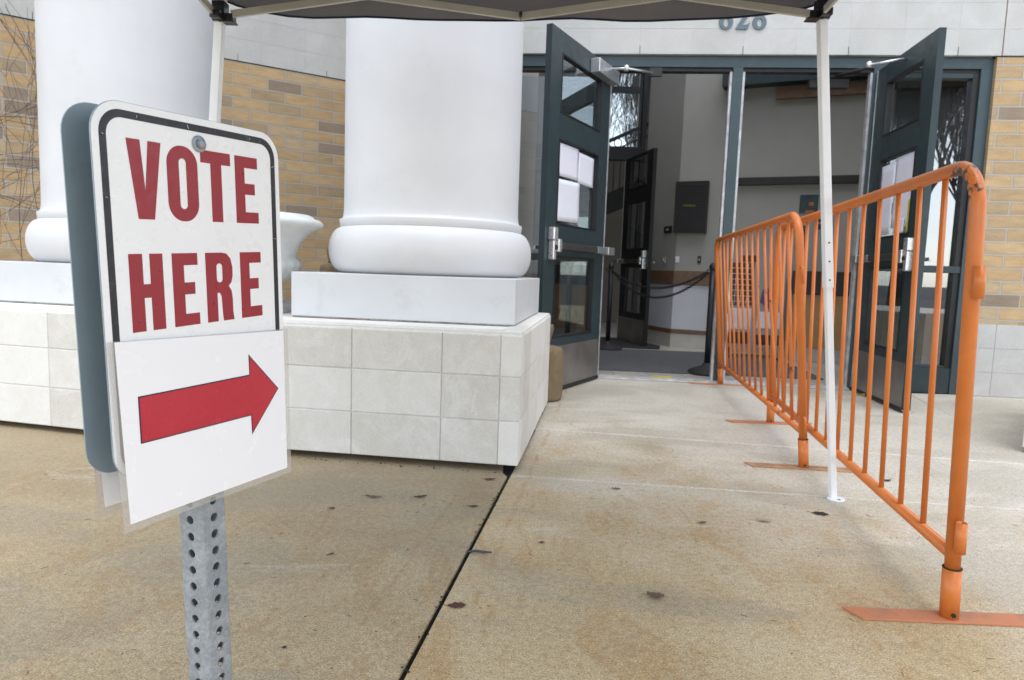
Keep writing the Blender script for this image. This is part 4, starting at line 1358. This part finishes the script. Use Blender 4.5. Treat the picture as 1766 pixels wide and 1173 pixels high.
# ------------------------------------------------------------------ vote sign on its post
U = Vector((0.3638, 0.9301, 0.0503)).normalized()
Wv = Vector((-0.0114, -0.0496, 0.9987)); Wv = (Wv - U * Wv.dot(U)).normalized()
Nv = Wv.cross(U) * -1          # towards the viewer = -(u x w)... fixed below
Nv = U.cross(Wv)               # points to the viewer's side
if Nv.dot(Vector((0.93, -0.36, 0))) < 0: Nv = -Nv
Y = -Nv
O_ = Vector((-0.4755, 0.7859, 0.5861))
base = O_ + U * 0.1525 + Y * 0.0237
base = base - Wv * (base.z / Wv.z)
B0 = 0.5861 / Wv.z
SM = Matrix(((U.x, Y.x, Wv.x, base.x), (U.y, Y.y, Wv.y, base.y), (U.z, Y.z, Wv.z, base.z), (0, 0, 0, 1)))
hz = (O_ - base).dot(Wv)      # height of the sign's lower edge above the post foot, along the post
sp_ = empty('sign_post', mat=SM)
# drawing frame: x = a, y = b on the sign face
def face(y): return Matrix.Translation((-.1525, y, hz)) @ STAND
FY = -0.0237     # sign face plane in post coordinates
# perforated square tube
mb = MB(); pit = .0254; NU = 40
hw = .02225
bm = mb.bm
def perf(side, M):
    for k_ in range(NU):
        z0 = k_ * pit + .001; z1 = z0 + pit; zc = (z0 + z1) / 2
        n = 16
        cir = []; cin = []
        for j in range(n):
            a = 2 * pi * (j + .5) / n
            cir.append(bm.verts.new(M @ Vector((.0065 * cos(a), -hw, zc + .0065 * sin(a)))))
            cin.append(bm.verts.new(M @ Vector((.0065 * cos(a), -hw + .0026, zc + .0065 * sin(a)))))
        # square border sampled at the same angles
        sq = []
        hx = hw - .004; hzz = pit / 2
        for j in range(n):
            a = 2 * pi * (j + .5) / n
            c, s2 = cos(a), sin(a)
            sc = min(hx / abs(c), hzz / abs(s2)) 
            sq.append(bm.verts.new(M @ Vector((c * sc, -hw, zc + s2 * sc))))
        cs = {}
        for j in range(n):
            j2 = (j + 1) % n
            f = [cir[j], cir[j2], sq[j2], sq[j]]
            bm.faces.new(f)
            bm.faces.new([cin[j], cin[j2], cir[j2], cir[j]])
        # corners
        for sxx, szz, j in ((1, 1, None), (-1, 1, None), (-1, -1, None), (1, -1, None)):
            cv = M @ Vector((sxx * hx, -hw, zc + szz * hzz))
            # nearest two sq verts
            o2 = sorted(range(n), key=lambda q: (sq[q].co - cv).length)
            best = sorted(o2[:4])
            pts = [q for q in o2 if True]
            # pick one on the vertical side and one on the horizontal side
            aa = None; bb = None
            for q in o2:
                loc = M.inverted() @ sq[q].co
                if aa is None and abs(abs(loc.x) - hx) < 1e-6: aa = q
                if bb is None and abs(abs(loc.z - zc) - hzz) < 1e-6: bb = q
            if aa is not None and bb is not None and aa != bb:
                bm.faces.new([bm.verts.new(cv), sq[aa], sq[bb]])
for i in range(4):
    perf(i, Matrix.Rotation(i * pi / 2, 4, 'Z'))
HP = NU * pit
for i in range(4):       # rounded corners
    M = Matrix.Rotation(i * pi / 2, 4, 'Z')
    prev = None
    for j in range(6):
        a = -pi / 2 + (pi / 2) * j / 5
        p = (hw - .004 + .004 * cos(a), -(hw - .004) + .004 * sin(a))
        cur = (bm.verts.new(M @ Vector((p[0], p[1], .001))), bm.verts.new(M @ Vector((p[0], p[1], .001 + HP))))
        if prev: 
            f = bm.faces.new((prev[0], cur[0], cur[1], prev[1])); f.smooth = True
        prev = cur
mb.build('post', M_galv, sp_, local=Matrix.Translation((-.003, 0, 0)))
# inner walls (dark inside the tube)
mb = MB()
for i in range(4):
    pass
fr = MB(); fr.lathe([(.0254 * 1.0, 0)] * 1 + [(.0254, .001)], 4) if False else None
# weld seam strip down the near corner
# front panel
SW_, SH_ = .305, .457
o = shape2d('sign_panel', [rrect(0, SW_, 0, SH_, .038)], 0.0018, M_sign_back, sp_, face(FY - .0000 + .0009))
fp = shape2d('sign_face', [rrect(.0006, SW_ - .0006, .0006, SH_ - .0006, .0376)], 0.0004, M_sign_white, sp_, face(FY - .0003))
shape2d('border_line', [rrect(.0095, SW_ - .0095, .0095, SH_ - .0095, .029), rrect(.0185, SW_ - .0185, .0185, SH_ - .0185, .021)], 0.0003, M_sign_black, fp, None).matrix_world = SM @ face(FY - .0007)
def put(o): 
    return o
def rectp(x0, x1, y0, y1): return [(x0, y0), (x1, y0), (x1, y1), (x0, y1)]
def letE(x, y0, y1, wd, st=.0182, ar=.0158):
    ym = (y0 + y1) / 2 + .0015
    return [[(x, y0), (x + wd, y0), (x + wd, y0 + ar), (x + st, y0 + ar), (x + st, ym - ar / 2), (x + wd * .86, ym - ar / 2), (x + wd * .86, ym + ar / 2), (x + st, ym + ar / 2), (x + st, y1 - ar), (x + wd, y1 - ar), (x + wd, y1), (x, y1)]]
VB, VT, HB, HT = .3220, .4165, .1840, .2800
letters = []
letters.append([[(.0432, VT), (.0545, VB), (.0775, VB), (.0915, VT), (.0730, VT), (.0663, VB + .034), (.0618, VT)]])
letters.append([rrect(.0990, .1475, VB - .0008, VT + .0008, .0235, 10), rrect(.1175, .1290, VB + .0150, VT - .0150, .00574, 8)])
letters.append([[(.1530, VT), (.1530, VT - .0165), (.1697, VT - .0165), (.1697, VB), (.1888, VB), (.1888, VT - .0165), (.2055, VT - .0165), (.2055, VT)]])
letters.append(letE(.2140, VB, VT, .0440))
h0, h1 = .0368, .0850
hm = (HB + HT) / 2 + .002
letters.append([[(h0, HB), (h0 + .019, HB), (h0 + .019, hm - .0085), (h1 - .019, hm - .0085), (h1 - .019, HB), (h1, HB), (h1, HT), (h1 - .019, HT), (h1 - .019, hm + .0085), (h0 + .019, hm + .0085), (h0 + .019, HT), (h0, HT)]])
letters.append(letE(.0990, HB, HT, .0410))
# R
rx0, rx1 = .1535, .2020
bowl_b = HB + .044
Rout = [(rx0, HB), (rx0 + .0188, HB), (rx0 + .0188, bowl_b - .004), (rx0 + .023, bowl_b - .004), (rx0 + .0262, bowl_b - .009), (rx0 + .0275, HB + .010), (rx0 + .0285, HB)]
Rout += [(rx1, HB), (rx1 - .0018, HB + .012), (rx1 - .0018, HB + .030), (rx1 - .0035, bowl_b - .002), (rx1 - .0085, bowl_b + .005)]
Rout += [(rx1 - .0030, bowl_b + .010), (rx1 - .0004, bowl_b + .019), (rx1 - .0004, HT - .020), (rx1 - .0035, HT - .0085), (rx1 - .0105, HT - .0015), (rx1 - .019, HT), (rx0, HT)]
Rin = rrect(rx0 + .0188, rx1 - .0192, bowl_b + .0105, HT - .0150, .0048, 5)
letters.append([Rout, Rin])
letters.append(letE(.2170, HB, HT, .0420))
allo = []
for q in letters:
    o = shape2d('letter', q, 0.0003, M_sign_red, fp); o.matrix_world = SM @ face(FY - .0007)
rng = random.Random(4)
for q in range(7):
    side = 'TLTRLRT'[q]
    t = (.12, .9, .42, .5, .35, .95, .86)[q]
    if side == 'T': cx_, cy_ = .03 + .25 * t, SH_ - .014
    elif side == 'L': cx_, cy_ = .014, .30 + .13 * t
    else: cx_, cy_ = SW_ - .014, .18 + .24 * t
    an = rng.uniform(-.5, .5) + (pi / 2 if side == 'T' else 0); ln = rng.uniform(.0012, .003); wd_ = rng.uniform(.0002, .0004)
    d0 = Vector((cos(an), sin(an))) * ln; n0 = Vector((-sin(an), cos(an))) * wd_
    c0 = Vector((cx_, cy_))
    o = shape2d('scratch', [[tuple(c0 - d0 - n0), tuple(c0 + d0 - n0 * .3), tuple(c0 + d0 + n0), tuple(c0 - d0 + n0 * .4)]], .0001, M_sign_white, fp)
    o.matrix_world = SM @ face(FY - .00095)
    o['is_scratch'] = 1
# bolt and washer
mb = MB(); mb.lathe([(.0108, 0), (.0108, .0018), (.0098, .0024), (.0065, .0025)], 28); mb.build('washer', M_galv, sp_, local=Matrix.Translation((-.1525 + .1513, FY - .0010, hz + .4233)) @ Matrix.Rotation(pi / 2, 4, 'X'))
mb = MB(); mb.lathe([(.0066, .0025), (.0066, .0068), (.0055, .0082), (.001, .0086)], 6); mb.build('bolt', M_galv, sp_, local=Matrix.Translation((-.1525 + .1513, FY - .0010, hz + .4233)) @ Matrix.Rotation(pi / 2, 4, 'X'), bevel=.0006)
# rear panel on the other side of the post
o = shape2d('sign_panel', [rrect(0, SW_, 0, SH_, .038)], 0.0018, M_sign_back, sp_, Matrix.Translation((.000, 0, 0)) @ face(.0237 + .0001))
bpy.context.view_layer.update()
for q in list(fp.children):
    mw = SM @ face(FY - .0007)
    q.matrix_parent_inverse = Matrix.Identity(4)
    q.matrix_local = (face(FY - .0003)).inverted() @ face(FY - (.00095 if q.get('is_scratch') else .0007))
    if q.get('is_scratch'): del q['is_scratch']
tag(sp_, 'white vote here sign with black border on a perforated galvanised steel post', 'sign')

# laminated papers hung over the sign
def paper(name, quad, y, label, arrow=None, m=.0095):
    cx = sum(p[0] for p in quad) / 4; cy = sum(p[1] for p in quad) / 4
    r = empty(name, mat=SM @ Matrix.Translation((-.1525 + cx, y, hz + cy)))
    q = [(px - cx, py - cy) for px, py in quad]
    shape2d('sheet', [q], .0003, M_paper, r, STAND)
    c = [Vector(p) for p in q]
    out_ = []
    for i in range(4):
        a, b, e = c[i - 1], c[i], c[(i + 1) % 4]
        d1_ = (b - a).normalized(); d2_ = (e - b).normalized()
        o_ = b + (d1_ - d2_) * m
        if i >= 2: o_.y = b.y + .0015
        out_.append(tuple(o_))
    shape2d('laminate_edge', [out_, [tuple(v * .9995) for v in c]], .0004, M_film, r, STAND)
    if arrow:
        A = [(px - cx, py - cy) for px, py in arrow]
        shape2d('arrow', [A], .0002, M_arrow_edge, r, Matrix.Translation((0, -.0004, 0)) @ STAND)
        # inset arrow
        n = len(A); ins = []
        area = sum(A[i][0] * A[(i + 1) % n][1] - A[(i + 1) % n][0] * A[i][1] for i in range(n))
        sg = 1 if area > 0 else -1
        t = .0017
        for i in range(n):
            p0, p1, p2 = Vector(A[i - 1]), Vector(A[i]), Vector(A[(i + 1) % n])
            e1 = (p1 - p0).normalized(); e2 = (p2 - p1).normalized()
            n1_ = Vector((-e1.y, e1.x)) * sg; n2_ = Vector((-e2.y, e2.x)) * sg
            k_ = t / max(.25, 1 + n1_.dot(n2_))
            ins.append(tuple(p1 + (n1_ + n2_) * k_))
        shape2d('arrow_fill', [ins], .0002, M_arrow_red, r, Matrix.Translation((0, -.00065, 0)) @ STAND)
    return tag(r, label, 'paper')
AR = [(.0347, .105), (.0347, .0444), (.2233, .0352), (.2243, .0055), (.2844, .0649), (.2226, .1292), (.2229, .0983)]
paper('laminated_paper', [(.0134, -.0534), (.2998, -.0716), (.3003, .1558), (.0085, .1764)], FY - .004, 'laminated white sheet with a red right-pointing arrow hung over the sign front', AR)
paper('laminated_paper', [(.022, -.0440), (.300, -.060), (.302, .152), (.018, .168)], .0237 + .004, 'plain laminated white sheet hanging behind the vote sign, its corner below')

# ------------------------------------------------------------------ bare shrub and trees
def branch_tree(mb, p, d, ln, r, depth, rng, spread=.5, seg=6, up=.15, minr=.0015):
    pts = [p.copy()]; rs = [r]
    n = 5
    cur = p.copy(); dd = d.copy()
    for i in range(n):
        dd = (dd + Vector((rng.uniform(-1, 1), rng.uniform(-1, 1), rng.uniform(-.6, 1))) * .14 + Vector((0, 0, up * .2))).normalized()
        cur = cur + dd * (ln / n)
        pts.append(cur.copy()); rs.append(max(minr, r * (1 - .42 * (i + 1) / n)))
        if depth > 0 and i >= 1 and rng.random() < .62:
            s = Vector((rng.uniform(-1, 1), rng.uniform(-1, 1), rng.uniform(-.2, .8))).normalized()
            nd = (dd + s * spread * rng.uniform(.7, 1.5)).normalized()
            branch_tree(mb, cur, nd, ln * rng.uniform(.55, .8), max(minr, rs[-1] * .62), depth - 1, rng, spread, max(4, seg - 1), up, minr)
    mb.tube(pts, rs, seg, cap=False)
    if depth > 0:
        for q in range(2):
            s = Vector((rng.uniform(-1, 1), rng.uniform(-1, 1), rng.uniform(-.2, .9))).normalized()
            branch_tree(mb, cur, (dd + s * spread).normalized(), ln * rng.uniform(.6, .82), max(minr, rs[-1] * .75), depth - 1, rng, spread, max(4, seg - 1), up, minr)

def tree(loc, h, seed, label, depth=5):
    rng = random.Random(seed)
    root = empty('bare_tree', loc)
    mb = MB()
    th = h * .22
    mb.tube([(0, 0, -.05), (.02, 0, th * .5), (0, .03, th)], [h * .028, h * .022, h * .020], 10)
    mb.build('trunk', M_bark, root)
    mb = MB()
    for i in range(5):
        a = 2 * pi * i / 5 + rng.random()
        branch_tree(mb, Vector((0, .03, th - .05)), Vector((cos(a) * .55, sin(a) * .55, 1)).normalized(), h * .27, h * .0075, depth, rng, .5, 4, .35, .004)
    mb.build('crown', M_bark, root)
    return tag(root, label, 'tree', 'bare trees across the street')
T1 = tree((9.3, -12.0, -.035), 10.5, 3, 'bare winter tree mirrored in the right sidelight glass', 6)
def copy_tree(src, loc, rz, label):
    r = src.copy(); COL.objects.link(r); r.location = loc; r.rotation_euler = (0, 0, rz); r['label'] = label
    for c_ in list(src.children):
        d_ = c_.copy(); COL.objects.link(d_); d_.parent = r
    return r
copy_tree(T1, (7.2, -15.5, -.035), 2.1, 'bare winter tree behind and left of the mirrored one')
copy_tree(T1, (12.6, -14.5, -.035), 4.0, 'bare winter tree right of the mirrored one across the street')
tree((4.2, -15.0, -.035), 10.0, 5, 'bare winter tree standing directly behind the viewpoint')
tree((2.5, 17.5, -.035), 8.0, 11, 'bare winter tree outside the high hall window')

sh = empty('bare_shrub', (-3.62, 4.55, 0))
rng = random.Random(12)
mb = MB(); mb.tube([(-.75, .05, 0), (-.72, .03, .8), (-.78, .0, 1.6), (-.70, -.03, 2.3)], [.016, .013, .010, .006], 7); mb.build('stem', M_twig, sh)
for i in range(5):
    mb = MB()
    z_ = rng.uniform(.9, 2.2)
    branch_tree(mb, Vector((-.74, .02, z_)), Vector((1, rng.uniform(-.15, .05), rng.uniform(-.15, .35))).normalized(), rng.uniform(.6, .9), .005, 2, rng, .6, 5, -.25, .0011)
    mb.build('branch', M_twig, sh)
for i in range(2):
    mb = MB()
    a = rng.uniform(0, 2 * pi); sp = rng.uniform(.15, .5)
    branch_tree(mb, Vector((rng.uniform(-.12, .12), rng.uniform(-.06, .06), 0)), Vector((cos(a) * sp, sin(a) * sp * .45, 1)).normalized(), rng.uniform(1.1, 1.7), .008, 3, rng, .7, 5, .12, .0015)
    mb.build('branch', M_twig, sh)
tag(sh, 'bare twiggy shrub in front of the brick wall at the far left', 'shrub')

# ------------------------------------------------------------------ dead leaves and bits on the pavement
def leaf(loc, ln, wd, rz, mat, label, curl=.3, name='dead_leaf', cat='leaf', seed=0):
    rng = random.Random(seed)
    mb = MB()
    n = 12
    rows = []
    for i in range(n + 1):
        t = i / n
        w_ = wd * sin(pi * min(1, t * 1.02)) ** .7 * (1 + .25 * sin(t * 17 + seed)) * .5
        row = []
        for j in (-1, -.5, 0, .5, 1):
            x = (t - .5) * ln; y = j * w_ * (1 + rng.uniform(-.14, .14))
            z = .0022 + curl * ln * .22 * ((2 * t - 1) ** 2) * (0.4 + .3 * j) + curl * abs(j) ** 2 * wd * .22 + .0006 * sin(9 * t + j * 3)
            row.append(mb.bm.verts.new((x, y, max(.0012, z))))
        rows.append(row)
    for a, b in zip(rows, rows[1:]):
        for j in range(4):
            f = mb.bm.faces.new((a[j], a[j + 1], b[j + 1], b[j])); f.smooth = True
    # stalk
    mb.tube([(-ln * .5, 0, .002), (-ln * .68, ln * .05, .004), (-ln * .82, ln * .03, .003)], .0006, 4)
    o = mb.build(name, mat)
    s_ = o.modifiers.new('t', 'SOLIDIFY'); s_.thickness = .0005
    o.location = (loc[0], loc[1], 0.0008); o.rotation_euler = (0, 0, rz)
    return tag(o, label, cat, 'dead leaves on the pavement')
leaf((-.119, 1.638), .048, .027, .15, M_leaf_a, 'reddish brown dead leaf just right of the dark pavement joint', .12, seed=1)
leaf((.41, 1.72), .046, .026, -.3, M_leaf_b, 'curled brown leaf lying alone on the open pavement', .9, seed=2)
leaf((1.173, 2.414), .060, .034, -.25, M_leaf_d, 'nearly black flat leaf near the canopy leg foot', .05, seed=3)
leaf((.926, 2.316), .055, .022, -.2, M_leaf_c, 'pale dried leaf left of the blackish leaf', .7, seed=4)
leaf((-.072, 2.69), .045, .018, .2, M_leaf_a, 'small dark red leaf in the corner of the stone base', .4, seed=5)
leaf((-.50, 2.432), .062, .016, -.1, M_leaf_b, 'long thin brown leaf below the stone base front', .5, seed=6)
leaf((-.327, 2.45), .050, .016, .4, M_leaf_d, 'thin dark leaf between the long leaf and the joint', .5, seed=7)
leaf((-.12, 2.366), .034, .014, .1, M_leaf_d, 'small dark leaf left of the joint near the base corner', .4, seed=8)
leaf((.118, 2.059), .018, .012, .5, M_leaf_a, 'tiny purple-brown leaf fragment right of the joint', .3, seed=9)
leaf((-.49, 1.424), .010, .0085, .5, M_leaf_d, 'little round dark seed right of the sign post', .05, name='seed', cat='seed', seed=10)
leaf((.695, 2.279), .030, .014, .2, M_leaf_b, 'faint brown leaf in the middle of the pavement', .5, seed=11)
leaf((.44, 2.62), .036, .014, -.1, M_leaf_b, 'small brown leaf beyond the cross joint', .6, seed=12)
leaf((1.671, 2.862), .045, .018, .3, M_leaf_d, 'dark leaf behind the nearest barricade', .3, seed=13)
leaf((-.62, 2.30), .022, .012, .3, M_leaf_d, 'short dark leaf bit left of the long thin leaf', .3, seed=14)
leaf((-.86, 1.95), .030, .006, .1, M_leaf_d, 'dark sliver of leaf left of centre beyond the post', .2, seed=15)
leaf((-.52, 1.92), .022, .007, .7, M_leaf_d, 'small dark sliver to the right of the post', .3, seed=16)
mb = MB(); mb.tube([(-.03, 0, .004), (-.005, .004, .006), (.02, 0, .005), (.045, -.004, .006)], [.0025, .004, .0035, .002], 6); mb.tube([(-.01, .002, .006), (-.02, -.012, .005)], .002, 5)
o = mb.build('twig', M_blue_twig); o.location = (-.085, 1.966, 0); tag(o, 'short blue-grey twig lying across the dark pavement joint', 'twig')

# fine litter: needles, seeds, paint flakes
mb = MB(); rng = random.Random(21)
for i in range(420):
    x = rng.uniform(-2.4, 2.2); y = rng.uniform(1.05, 3.3)
    if y > 2.6 and x < .2: continue
    a = rng.uniform(0, pi); ln = rng.choice((.004, .006, .01, .018))
    w_ = .0007 if ln > .008 else .0014
    c = Vector((x, y, .0012)); d = Vector((cos(a), sin(a), 0)) * ln / 2
    mb.bar(c - d, c + d, w_, .0010)
o = mb.build('fine_litter', M_leaf_b); tag(o, kind='stuff')
mb = MB(); rng = random.Random(5)
for i in range(150):
    t = rng.random()
    if t < .6:
        x = rng.uniform(-1.9, .0); y = 2.79 - .138 * (x - .04) if x > -1.3 else 2.985 - .242 * (x + 1.3)
        y -= rng.uniform(.0, .03)
    else:
        y = rng.uniform(1.0, 2.7); x = jx(y) + rng.uniform(-.01, .01)
    s_ = rng.uniform(.0012, .0042)
    m = Matrix.Translation((x, y, .001)) @ Matrix.Rotation(rng.uniform(0, 3), 4, 'Z')
    mb.box(-s_, s_, -s_ * .6, s_ * .6, 0, s_ * .5, m)
o = mb.build('grit', M_leaf_d); tag(o, kind='stuff')
